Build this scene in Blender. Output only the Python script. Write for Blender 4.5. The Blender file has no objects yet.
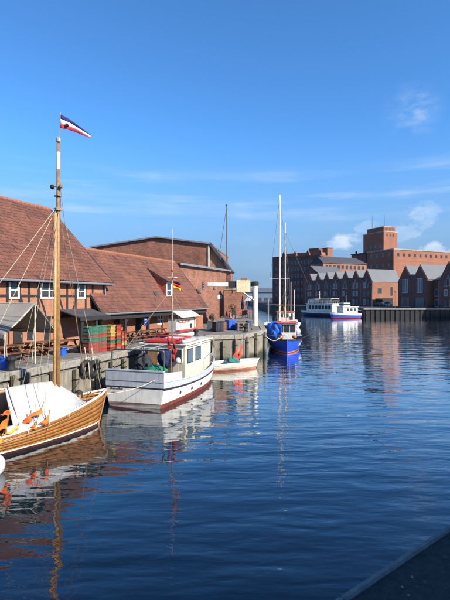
import bpy, math, random
from mathutils import Vector, Matrix
random.seed(7)
R = math.radians
sc = bpy.context.scene
col = sc.collection

# ------------------------------------------------------------------ camera
H = 5.5                      # eye above the water
F = 450.0                    # focal length in photograph pixels (450 x 600)
HZ = 297.0                   # horizon row
cam = bpy.data.cameras.new('camera'); cam.sensor_fit = 'AUTO'; cam.sensor_width = 36.0
cam.lens = F / 600 * 36.0; cam.shift_y = -(300 - HZ) / 600.0
cam.clip_start = 0.1; cam.clip_end = 6000
camo = bpy.data.objects.new('camera', cam); col.objects.link(camo)
camo.location = (0, 0, H); camo.rotation_euler = (R(90), 0, 0)
sc.camera = camo
sc.render.resolution_x = 768; sc.render.resolution_y = 1024

# ------------------------------------------------------------------ sky and sun
SUN_AZ = (0.81, -0.586); SUN_EL = R(32)
world = bpy.data.worlds.new('World'); sc.world = world; world.use_nodes = True
def build_world():
    nt = world.node_tree; N = nt.nodes; L = nt.links
    for n in list(N): N.remove(n)
    out = N.new('ShaderNodeOutputWorld'); bg = N.new('ShaderNodeBackground'); bg.inputs['Strength'].default_value = 0.105
    sky = N.new('ShaderNodeTexSky'); sky.sky_type = 'NISHITA'; sky.sun_disc = False
    sky.sun_elevation = SUN_EL; sky.sun_rotation = math.atan2(SUN_AZ[0], SUN_AZ[1])
    sky.altitude = 900; sky.air_density = 1.05; sky.dust_density = 0.25; sky.ozone_density = 3.0
    tc = N.new('ShaderNodeTexCoord')
    sep = N.new('ShaderNodeSeparateXYZ'); L.new(tc.outputs['Generated'], sep.inputs[0])
    def math_(op, a, b=None, c=None, clamp=False):
        m = N.new('ShaderNodeMath'); m.operation = op; m.use_clamp = clamp
        for i, v in enumerate((a, b, c)):
            if v is None: continue
            if isinstance(v, (int, float)): m.inputs[i].default_value = v
            else: L.new(v, m.inputs[i])
        return m.outputs[0]
    def ramp(v, a, b, lo=0.0, hi=1.0):
        m = N.new('ShaderNodeMapRange'); m.interpolation_type = 'SMOOTHSTEP'
        L.new(v, m.inputs[0])
        for i, q in enumerate((a, b, lo, hi)): m.inputs[i + 1].default_value = q
        return m.outputs[0]
    def noise(scale_vec, sc_, det, rough, off=(0, 0, 0)):
        mp = N.new('ShaderNodeMapping'); mp.inputs['Scale'].default_value = scale_vec; mp.inputs['Location'].default_value = off
        L.new(tc.outputs['Generated'], mp.inputs[0])
        nz = N.new('ShaderNodeTexNoise'); nz.inputs['Scale'].default_value = sc_; nz.inputs['Detail'].default_value = det; nz.inputs['Roughness'].default_value = rough
        L.new(mp.outputs[0], nz.inputs['Vector']); return nz.outputs['Fac']
    z = sep.outputs['Z']
    # heaped clouds standing over the far shore
    n1 = noise((1, 1, 1.5), 13.0, 7, 0.6, (0.15, 3.3, 0.0))
    cum = None
    for cx_, cy_, rad, k in ((346, 243, 0.075, 0.7), (424, 217, 0.10, 0.42), (404, 234, 0.07, 0.35), (432, 251, 0.08, 0.9), (364, 226, 0.055, 0.4), (520, 235, 0.10, 0.8), (640, 225, 0.12, 0.8), (-120, 240, 0.12, 0.7)):
        dd = N.new('ShaderNodeVectorMath'); dd.operation = 'DISTANCE'
        mpv = N.new('ShaderNodeVectorMath'); mpv.operation = 'MULTIPLY'; L.new(tc.outputs['Generated'], mpv.inputs[0]); mpv.inputs[1].default_value = (1, 1, 1.6)
        v_ = Vector(((cx_ - 225) / F, 1, (HZ - cy_) / F)).normalized(); L.new(mpv.outputs[0], dd.inputs[0]); dd.inputs[1].default_value = (v_.x, v_.y, v_.z * 1.6)
        core = ramp(dd.outputs['Value'], 0.0, rad, 0.34, -0.12)
        c_ = math_('MULTIPLY', ramp(math_('ADD', core, n1), 0.60, 0.78), k)
        cum = c_ if cum is None else math_('MAXIMUM', cum, c_)
    # thin high streaks
    n2 = noise((0.7, 0.7, 9.0), 2.6, 6, 0.55, (4.1, 0.7, 2.2))
    b2 = math_('MULTIPLY', ramp(z, 0.13, 0.21), ramp(z, 0.235, 0.285, 1, 0))
    cir = math_('MULTIPLY', math_('MULTIPLY', ramp(n2, 0.50, 0.74), b2), 0.42)
    # small wisp high up
    d = N.new('ShaderNodeVectorMath'); d.operation = 'DISTANCE'; L.new(tc.outputs['Generated'], d.inputs[0])
    d.inputs[1].default_value = Vector((0.415, 1, 0.412)).normalized()
    n3 = noise((1, 1, 2.2), 10.0, 6, 0.62, (1.0, 2.0, 0.4))
    wis = math_('MULTIPLY', math_('MULTIPLY', ramp(d.outputs['Value'], 0.0, 0.065, 1, 0), ramp(n3, 0.38, 0.74)), 0.6)
    # low milky veil
    n4 = noise((1, 1, 4.0), 3.0, 4, 0.5, (7.0, 1.0, 0.0))
    veil = math_('MULTIPLY', math_('MULTIPLY', ramp(n4, 0.42, 0.70), ramp(z, 0.05, 0.22, 1, 0)), 0.18)
    tint = N.new('ShaderNodeMix'); tint.data_type = 'RGBA'; tint.blend_type = 'MULTIPLY'; tint.inputs[0].default_value = 1.0
    L.new(sky.outputs[0], tint.inputs[6]); tint.inputs[7].default_value = (0.45, 0.85, 1.16, 1)
    fac = math_('MAXIMUM', math_('MAXIMUM', cum, cir), math_('MAXIMUM', wis, veil), clamp=True)
    n5 = noise((1, 1, 1.7), 9.0, 5, 0.5, (0.2, 3.3, -0.06))
    mixc = N.new('ShaderNodeMix'); mixc.data_type = 'RGBA'
    L.new(ramp(n5, 0.42, 0.62), mixc.inputs[0]); mixc.inputs[6].default_value = (2.6, 3.5, 4.9, 1); mixc.inputs[7].default_value = (4.4, 4.8, 5.1, 1)
    mx = N.new('ShaderNodeMix'); mx.data_type = 'RGBA'
    hz = N.new('ShaderNodeMix'); hz.data_type = 'RGBA'      # dull haze layer low over the whole horizon
    L.new(ramp(z, 0.02, 0.36, 0.95, 0.0), hz.inputs[0]); L.new(tint.outputs[2], hz.inputs[6]); hz.inputs[7].default_value = (1.18, 1.85, 2.85, 1)
    L.new(fac, mx.inputs[0]); L.new(hz.outputs[2], mx.inputs[6]); L.new(mixc.outputs[2], mx.inputs[7])
    L.new(mx.outputs[2], bg.inputs['Color']); L.new(bg.outputs[0], out.inputs['Surface'])
build_world()
sun = bpy.data.lights.new('sun', 'SUN'); sun.energy = 4.8; sun.angle = R(0.55); sun.color = (1.0, 0.93, 0.82)
suno = bpy.data.objects.new('sun', sun); col.objects.link(suno)
sdir = Vector((SUN_AZ[0] * math.cos(SUN_EL), SUN_AZ[1] * math.cos(SUN_EL), math.sin(SUN_EL)))
suno.rotation_euler = sdir.to_track_quat('Z', 'Y').to_euler(); suno.location = (60, -30, 60)
vs = sc.view_settings
vs.view_transform = 'Standard'; vs.look = 'None'; vs.exposure = 1.0; vs.gamma = 1.0; vs.use_curve_mapping = False

# ------------------------------------------------------------------ materials
MATS = {}
def mat(name, color, rough=0.7, var=0.25, scale=3.0, bump=0.0, bscale=30.0, metal=0.0, streak=0.0, tint=False, spec=0.4, var_c=None):
    """plain procedural surface: base colour broken up by two noises, optional vertical streaks and fine bump"""
    if name in MATS: return MATS[name]
    m = bpy.data.materials.new(name); m.use_nodes = True
    nt = m.node_tree; N = nt.nodes; L = nt.links; b = N['Principled BSDF']
    b.inputs['Roughness'].default_value = rough; b.inputs['Metallic'].default_value = metal
    b.inputs['Specular IOR Level'].default_value = spec
    tc = N.new('ShaderNodeTexCoord')
    n1 = N.new('ShaderNodeTexNoise'); n1.inputs['Scale'].default_value = scale; n1.inputs['Detail'].default_value = 6; n1.inputs['Roughness'].default_value = 0.6
    L.new(tc.outputs['Object'], n1.inputs['Vector'])
    rp = N.new('ShaderNodeValToRGB')
    c = Vector(color); lo = c * (1 - var); hi = c * (1 + var * 0.6)
    if var_c: lo = Vector(var_c)
    rp.color_ramp.elements[0].position = 0.3; rp.color_ramp.elements[1].position = 0.7
    rp.color_ramp.elements[0].color = (*lo, 1); rp.color_ramp.elements[1].color = (*[min(1, q) for q in hi], 1)
    L.new(n1.outputs['Fac'], rp.inputs[0]); cur = rp.outputs[0]
    if streak > 0:
        mp = N.new('ShaderNodeMapping'); mp.inputs['Scale'].default_value = (6, 6, 0.35); L.new(tc.outputs['Object'], mp.inputs[0])
        n2 = N.new('ShaderNodeTexNoise'); n2.inputs['Scale'].default_value = 1.5; n2.inputs['Detail'].default_value = 4; L.new(mp.outputs[0], n2.inputs['Vector'])
        mr = N.new('ShaderNodeMapRange'); mr.inputs[1].default_value = 0.45; mr.inputs[2].default_value = 0.75; mr.inputs[3].default_value = 1.0; mr.inputs[4].default_value = 1 - streak
        L.new(n2.outputs['Fac'], mr.inputs[0])
        mm = N.new('ShaderNodeMix'); mm.data_type = 'RGBA'; mm.blend_type = 'MULTIPLY'; mm.inputs[0].default_value = 1
        L.new(cur, mm.inputs[6]); L.new(mr.outputs[0], mm.inputs[7]); cur = mm.outputs[2]
    if tint:
        at = N.new('ShaderNodeAttribute'); at.attribute_name = 'tint'
        mm = N.new('ShaderNodeMix'); mm.data_type = 'RGBA'; mm.blend_type = 'MULTIPLY'; mm.inputs[0].default_value = 1
        L.new(cur, mm.inputs[6]); L.new(at.outputs['Color'], mm.inputs[7]); cur = mm.outputs[2]
    L.new(cur, b.inputs['Base Color'])
    if bump > 0:
        n3 = N.new('ShaderNodeTexNoise'); n3.inputs['Scale'].default_value = bscale; n3.inputs['Detail'].default_value = 4; L.new(tc.outputs['Object'], n3.inputs['Vector'])
        bp = N.new('ShaderNodeBump'); bp.inputs['Strength'].default_value = bump; bp.inputs['Distance'].default_value = 0.03
        L.new(n3.outputs['Fac'], bp.inputs['Height']); L.new(bp.outputs[0], b.inputs['Normal'])
    MATS[name] = m; return m

def rusty(m):
    """rust runs and scuffs on painted steel"""
    nt = m.node_tree; N = nt.nodes; L = nt.links; b = N['Principled BSDF']; src = b.inputs['Base Color'].links[0].from_socket
    tc = N.new('ShaderNodeTexCoord'); mp = N.new('ShaderNodeMapping'); mp.inputs['Scale'].default_value = (5, 5, 0.5); L.new(tc.outputs['Object'], mp.inputs[0])
    nz = N.new('ShaderNodeTexNoise'); nz.inputs['Scale'].default_value = 1.3; nz.inputs['Detail'].default_value = 7; nz.inputs['Roughness'].default_value = .7; L.new(mp.outputs[0], nz.inputs['Vector'])
    mr = N.new('ShaderNodeMapRange'); L.new(nz.outputs['Fac'], mr.inputs[0]); mr.inputs[1].default_value = .58; mr.inputs[2].default_value = .78; mr.inputs[3].default_value = 0; mr.inputs[4].default_value = .65
    mx = N.new('ShaderNodeMix'); mx.data_type = 'RGBA'; L.new(mr.outputs[0], mx.inputs[0]); L.new(src, mx.inputs[6]); mx.inputs[7].default_value = (.22, .11, .055, 1); L.new(mx.outputs[2], b.inputs['Base Color'])
    return m

def brick_mat(name, c1, c2, mortar, scale=1.0, var=0.35, big=0.35):
    """brickwork on upright faces: courses run along the wall whichever way it faces"""
    if name in MATS: return MATS[name]
    m = bpy.data.materials.new(name); m.use_nodes = True
    nt = m.node_tree; N = nt.nodes; L = nt.links; b = N['Principled BSDF']; b.inputs['Roughness'].default_value = 0.85; b.inputs['Specular IOR Level'].default_value = 0.2
    tc = N.new('ShaderNodeTexCoord'); sp = N.new('ShaderNodeSeparateXYZ'); L.new(tc.outputs['Object'], sp.inputs[0])
    ad = N.new('ShaderNodeMath'); ad.operation = 'ADD'; L.new(sp.outputs['X'], ad.inputs[0]); L.new(sp.outputs['Y'], ad.inputs[1])
    cb = N.new('ShaderNodeCombineXYZ'); L.new(ad.outputs[0], cb.inputs['X']); L.new(sp.outputs['Z'], cb.inputs['Y'])
    br = N.new('ShaderNodeTexBrick'); br.inputs['Scale'].default_value = scale
    br.inputs['Brick Width'].default_value = 0.26; br.inputs['Row Height'].default_value = 0.085; br.inputs['Mortar Size'].default_value = 0.010; br.inputs['Bias'].default_value = 0.0
    br.inputs['Color1'].default_value = (*c1, 1); br.inputs['Color2'].default_value = (*c2, 1); br.inputs['Mortar'].default_value = (*mortar, 1)
    L.new(cb.outputs[0], br.inputs['Vector'])
    n1 = N.new('ShaderNodeTexNoise'); n1.inputs['Scale'].default_value = big; n1.inputs['Detail'].default_value = 7; n1.inputs['Roughness'].default_value = 0.65; L.new(tc.outputs['Object'], n1.inputs['Vector'])
    mr = N.new('ShaderNodeMapRange'); mr.inputs[1].default_value = 0.3; mr.inputs[2].default_value = 0.72; mr.inputs[3].default_value = 1 - var; mr.inputs[4].default_value = 1 + var * 0.5
    L.new(n1.outputs['Fac'], mr.inputs[0])
    mm = N.new('ShaderNodeMix'); mm.data_type = 'RGBA'; mm.blend_type = 'MULTIPLY'; mm.inputs[0].default_value = 1
    L.new(br.outputs['Color'], mm.inputs[6]); L.new(mr.outputs[0], mm.inputs[7]); L.new(mm.outputs[2], b.inputs['Base Color'])
    bp = N.new('ShaderNodeBump'); bp.inputs['Strength'].default_value = 0.35; bp.inputs['Distance'].default_value = 0.01; bp.invert = True
    L.new(br.outputs['Fac'], bp.inputs['Height']); L.new(bp.outputs[0], b.inputs['Normal'])
    MATS[name] = m; return m

def glass_mat(name, color=(0.03, 0.04, 0.05), rough=0.06):
    if name in MATS: return MATS[name]
    m = bpy.data.materials.new(name); m.use_nodes = True; N = m.node_tree.nodes; L = m.node_tree.links
    b = N['Principled BSDF']; b.inputs['Roughness'].default_value = rough; b.inputs['Base Color'].default_value = (*color, 1); b.inputs['Specular IOR Level'].default_value = 0.6
    tc = N.new('ShaderNodeTexCoord'); n = N.new('ShaderNodeTexNoise'); n.inputs['Scale'].default_value = 0.9
    L.new(tc.outputs['Object'], n.inputs['Vector']); bp = N.new('ShaderNodeBump'); bp.inputs['Strength'].default_value = 0.08
    L.new(n.outputs['Fac'], bp.inputs['Height']); L.new(bp.outputs[0], b.inputs['Normal'])
    MATS[name] = m; return m

def water_mat():
    m = bpy.data.materials.new('water'); m.use_nodes = True; nt = m.node_tree; N = nt.nodes; L = nt.links
    for n in list(N): N.remove(n)
    out = N.new('ShaderNodeOutputMaterial'); mix = N.new('ShaderNodeMixShader'); L.new(mix.outputs[0], out.inputs['Surface'])
    dif = N.new('ShaderNodeBsdfDiffuse'); dif.inputs['Color'].default_value = (0.0002, 0.010, 0.018, 1)
    glo = N.new('ShaderNodeBsdfGlossy'); glo.inputs['Roughness'].default_value = 0.03; glo.inputs['Color'].default_value = (0.96, 0.98, 1.0, 1)
    fr = N.new('ShaderNodeFresnel'); fr.inputs['IOR'].default_value = 1.36
    gain = N.new('ShaderNodeMath'); gain.operation = 'MULTIPLY'; gain.use_clamp = True; L.new(fr.outputs[0], gain.inputs[0]); gain.inputs[1].default_value = 2.1
    L.new(gain.outputs[0], mix.inputs[0]); L.new(dif.outputs[0], mix.inputs[1]); L.new(glo.outputs[0], mix.inputs[2])
    tc = N.new('ShaderNodeTexCoord')
    def layer(scale, rot, sc_, det, w, rough=0.5, dist=0.0):
        mp = N.new('ShaderNodeMapping'); mp.inputs['Rotation'].default_value = (0, 0, R(rot)); mp.inputs['Scale'].default_value = scale
        L.new(tc.outputs['Object'], mp.inputs[0])
        n = N.new('ShaderNodeTexNoise'); n.inputs['Scale'].default_value = sc_; n.inputs['Detail'].default_value = det; n.inputs['Roughness'].default_value = rough
        n.inputs['Distortion'].default_value = dist
        L.new(mp.outputs[0], n.inputs['Vector'])
        k = N.new('ShaderNodeMath'); k.operation = 'MULTIPLY'; L.new(n.outputs['Fac'], k.inputs[0]); k.inputs[1].default_value = w; return k.outputs[0]
    def op(o_, a, c):
        k = N.new('ShaderNodeMath'); k.operation = o_; L.new(a, k.inputs[0])
        if isinstance(c, float): k.inputs[1].default_value = c
        else: L.new(c, k.inputs[1])
        return k.outputs[0]
    a = layer((0.34, 1, 1), 12, 0.95, 1.0, 0.050, 0.4, 0.25)
    c = layer((0.32, 1, 1), -13, 2.5, 1.5, 0.030, 0.45, 0.3)
    d = layer((0.40, 1, 1), 5, 6.5, 2.0, 0.0062, 0.5, 0.2)
    # wind patches: fine ripples come and go, sheltered water by the quay is calmer
    mp = N.new('ShaderNodeMapping'); mp.inputs['Scale'].default_value = (0.35, 1, 1); L.new(tc.outputs['Object'], mp.inputs[0])
    pn = N.new('ShaderNodeTexNoise'); pn.inputs['Scale'].default_value = 0.09; pn.inputs['Detail'].default_value = 3; L.new(mp.outputs[0], pn.inputs['Vector'])
    mr = N.new('ShaderNodeMapRange'); mr.inputs[1].default_value = 0.35; mr.inputs[2].default_value = 0.68; mr.inputs[3].default_value = 0.35; mr.inputs[4].default_value = 1.15
    L.new(pn.outputs['Fac'], mr.inputs[0])
    hgt = op('ADD', a, op('MULTIPLY', op('ADD', c, d), mr.outputs[0]))
    sp = N.new('ShaderNodeSeparateXYZ'); L.new(tc.outputs['Object'], sp.inputs[0])
    lee = N.new('ShaderNodeMapRange'); lee.interpolation_type = 'SMOOTHSTEP'     # distance from the old quay's edge
    dist = op('SUBTRACT', op('MULTIPLY', sp.outputs['X'], UYc), op('MULTIPLY', sp.outputs['Y'], UXc)); dist = op('ADD', dist, 15.8)
    L.new(dist, lee.inputs[0]); lee.inputs[1].default_value = 0.0; lee.inputs[2].default_value = 14.0; lee.inputs[3].default_value = 0.50; lee.inputs[4].default_value = 1.0
    bp = N.new('ShaderNodeBump'); bp.inputs['Distance'].default_value = 1.0
    L.new(lee.outputs[0], bp.inputs['Strength']); L.new(hgt, bp.inputs['Height'])
    for n in (dif, glo, fr): L.new(bp.outputs[0], n.inputs['Normal'])
    return m
UXc, UYc = 0.389, 0.921

def algae(m, z0=0.30, z1=0.75):
    """dark green tide growth on what stands in the water, with a ragged upper edge"""
    nt = m.node_tree; N = nt.nodes; L = nt.links; b = N['Principled BSDF']; src = b.inputs['Base Color'].links[0].from_socket
    g = N.new('ShaderNodeNewGeometry'); sp = N.new('ShaderNodeSeparateXYZ'); L.new(g.outputs['Position'], sp.inputs[0])
    nz = N.new('ShaderNodeTexNoise'); nz.inputs['Scale'].default_value = 2.2; nz.inputs['Detail'].default_value = 5; L.new(g.outputs['Position'], nz.inputs['Vector'])
    ad = N.new('ShaderNodeMath'); ad.operation = 'MULTIPLY_ADD'; L.new(nz.outputs['Fac'], ad.inputs[0]); ad.inputs[1].default_value = -0.9; L.new(sp.outputs['Z'], ad.inputs[2])
    mr = N.new('ShaderNodeMapRange'); L.new(ad.outputs[0], mr.inputs[0]); mr.inputs[1].default_value = z0 - .45; mr.inputs[2].default_value = z1 - .45; mr.inputs[3].default_value = 1; mr.inputs[4].default_value = 0
    mx = N.new('ShaderNodeMix'); mx.data_type = 'RGBA'; L.new(mr.outputs[0], mx.inputs[0]); L.new(src, mx.inputs[6]); mx.inputs[7].default_value = (0.022, 0.026, 0.014, 1)
    L.new(mx.outputs[2], b.inputs['Base Color'])

def M_(*a, **k): return mat(*a, **k)
white_p = mat('white_paint', (0.62, 0.60, 0.55), 0.45, 0.10, 1.6, streak=0.22, var_c=(0.50, 0.475, 0.42))
cream_p = mat('cream_paint', (0.55, 0.50, 0.39), 0.5, 0.10, 1.6, streak=0.22, var_c=(0.45, 0.40, 0.30))
greyblue_p = mat('grey_blue_paint', (0.36, 0.385, 0.41), 0.5, 0.15, 2.0, streak=0.15)
black_p = mat('black_paint', (0.018, 0.018, 0.02), 0.5, 0.3, 5)
rubber = mat('black_rubber', (0.015, 0.015, 0.016), 0.75, 0.4, 9, bump=0.2)
red_bottom = mat('antifouling_red', (0.16, 0.035, 0.022), 0.7, 0.4, 4, streak=0.3)
red_p = mat('red_paint', (0.48, 0.025, 0.02), 0.5, 0.2, 6)
blue_p = mat('blue_hull_paint', (0.012, 0.06, 0.42), 0.4, 0.2, 3, streak=0.15)
blue_pl = mat('blue_plastic', (0.01, 0.09, 0.48), 0.5, 0.2, 5)
green_pl = mat('green_plastic', (0.03, 0.115, 0.07), 0.7, 0.5, 3)
red_pl = mat('red_plastic', (0.26, 0.035, 0.025), 0.7, 0.5, 3)
orange_pl = mat('orange_plastic', (0.36, 0.10, 0.03), 0.7, 0.5, 3)
yellow_pl = mat('yellow_plastic', (0.36, 0.26, 0.07), 0.7, 0.5, 3)
brown_pl = mat('brown_plastic', (0.15, 0.06, 0.045), 0.7, 0.5, 3)
varnish = mat('varnished_oak', (0.27, 0.112, 0.024), 0.35, 0.35, 5, streak=0.0, bump=0.1, bscale=25, spec=0.5)
spar_w = mat('spar_wood', (0.252, 0.140, 0.056), 0.5, 0.35, 6, bump=0.15)
grey_wood = mat('weathered_wood', (0.195, 0.173, 0.143), 0.85, 0.4, 6, bump=0.4, streak=0.3)
pile_w = mat('fender_timber', (0.172, 0.144, 0.094), 0.85, 0.4, 5, bump=0.4, streak=0.45)
timber = mat('tarred_timber', (0.020, 0.017, 0.016), 0.75, 0.4, 6, bump=0.3)
bench_w = mat('bench_wood', (0.139, 0.058, 0.027), 0.7, 0.35, 6, bump=0.2)
deck_w = mat('red_brown_deck', (0.17, 0.055, 0.035), 0.65, 0.3, 5, bump=0.2)
infill = brick_mat('pale_infill_brick', (0.360, 0.146, 0.081), (0.310, 0.115, 0.062), (0.285, 0.186, 0.124), 1.0, 0.22, 0.8)
brick_red = brick_mat('red_brown_brick', (0.30, 0.108, 0.068), (0.135, 0.050, 0.036), (0.24, 0.17, 0.12), 1.0, 0.42, 0.5)
brick_low = brick_mat('tavern_red_brick', (0.325, 0.116, 0.066), (0.264, 0.085, 0.050), (0.264, 0.170, 0.116), 1.0, 0.28, 0.6)  # the tavern's own lighter red brick
brick_far = brick_mat('far_red_brick', (0.295, 0.118, 0.074), (0.234, 0.083, 0.052), (0.225, 0.139, 0.095), 1.0, 0.25, 0.15)
brick_dark = brick_mat('dark_shade_brick', (0.194, 0.082, 0.068), (0.134, 0.061, 0.051), (0.165, 0.112, 0.089), 1.0, 0.3, 0.15)  # darker brick; on the gable fronts it has their shade in its colour
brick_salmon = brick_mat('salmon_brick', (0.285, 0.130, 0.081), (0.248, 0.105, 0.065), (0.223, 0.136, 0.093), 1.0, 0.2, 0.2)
tile_m = mat('clay_roof_tile', (0.130, 0.055, 0.037), 0.8, 0.45, 0.45, bump=0.3, bscale=14, tint=True, spec=0.25, var_c=(0.084, 0.040, 0.030))
tile_r = mat('orange_ridge_tile', (0.252, 0.096, 0.048), 0.8, 0.3, 2, bump=0.3, tint=False)
slate = mat('grey_metal_roof', (0.099, 0.107, 0.116), 0.55, 0.12, 0.4)
roof_dark = mat('dark_roof_felt', (0.05, 0.05, 0.055), 0.8, 0.25, 1.0)
zinc = mat('zinc_gutter', (0.20, 0.21, 0.23), 0.5, 0.2, 4, metal=0.3)
concrete = mat('quay_concrete', (0.202, 0.179, 0.140), 0.9, 0.35, 1.3, bump=0.5, bscale=12, streak=0.45)
paving = mat('quay_paving', (0.154, 0.140, 0.122), 0.9, 0.35, 0.9, bump=0.4, bscale=9)
granite = mat('granite_coping', (0.230, 0.209, 0.176), 0.85, 0.35, 4, bump=0.5, bscale=18)
asphalt = mat('dark_asphalt', (0.049, 0.049, 0.049), 0.9, 0.45, 16, bump=0.8, bscale=90)
kerb_m = mat('dark_granite_kerb', (0.190, 0.185, 0.173), 0.75, 0.35, 14, bump=0.4, bscale=60)
canvas_g = mat('grey_canvas', (0.25, 0.23, 0.195), 0.9, 0.16, 1.6, bump=0.2, bscale=6)
tarp_w = mat('white_tarpaulin', (0.37, 0.37, 0.365), 0.7, 0.16, 2.2, bump=0.5, bscale=4)
tarp_b = mat('blue_tarpaulin', (0.015, 0.10, 0.44), 0.6, 0.3, 2, bump=0.4, bscale=5)
net_b = mat('dark_blue_net', (0.012, 0.022, 0.07), 0.9, 0.5, 8, bump=0.9, bscale=40)
net_g = mat('green_net', (0.015, 0.17, 0.09), 0.9, 0.5, 8, bump=0.9, bscale=40)
net_k = mat('dark_net', (0.03, 0.03, 0.035), 0.9, 0.5, 8, bump=0.9, bscale=40)
orange_f = mat('orange_flag_cloth', (0.85, 0.14, 0.015), 0.8, 0.15, 6)
amber_f = mat('amber_flag_cloth', (0.82, 0.30, 0.03), 0.8, 0.15, 6)
red_f = mat('red_flag_cloth', (0.62, 0.02, 0.03), 0.8, 0.2, 6)
steel = mat('galvanised_steel', (0.36, 0.36, 0.35), 0.5, 0.25, 8, metal=0.5)
rope_m = mat('pale_rope', (0.50, 0.43, 0.30), 0.9, 0.3, 30)
rope_d = mat('dark_rigging', (0.10, 0.09, 0.085), 0.8, 0.3, 30)
far_glass = glass_mat('far_dim_glass', (0.07, 0.085, 0.105), 0.25)
glass = glass_mat('dark_glass'); glass_b = glass_mat('blue_grey_glass', (0.07, 0.10, 0.13))
leaf_m = mat('shrub_leaf', (0.049, 0.084, 0.021), 0.7, 0.4, 9, tint=True)
leaf_br = mat('dry_leaf', (0.09, 0.06, 0.035), 0.8, 0.4, 9, tint=True)

algae(concrete); algae(pile_w)
hull_white = rusty(mat('working_hull_white', (0.60, 0.585, 0.54), 0.5, 0.12, 1.6, streak=0.22, var_c=(0.47, 0.45, 0.40)))
bulwark_p = rusty(mat('working_bulwark_grey', (0.36, 0.385, 0.41), 0.55, 0.15, 2.0, streak=0.2))
cabin_p = rusty(mat('working_cabin_cream', (0.55, 0.50, 0.39), 0.5, 0.10, 1.6, streak=0.22, var_c=(0.45, 0.40, 0.30)))

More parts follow.
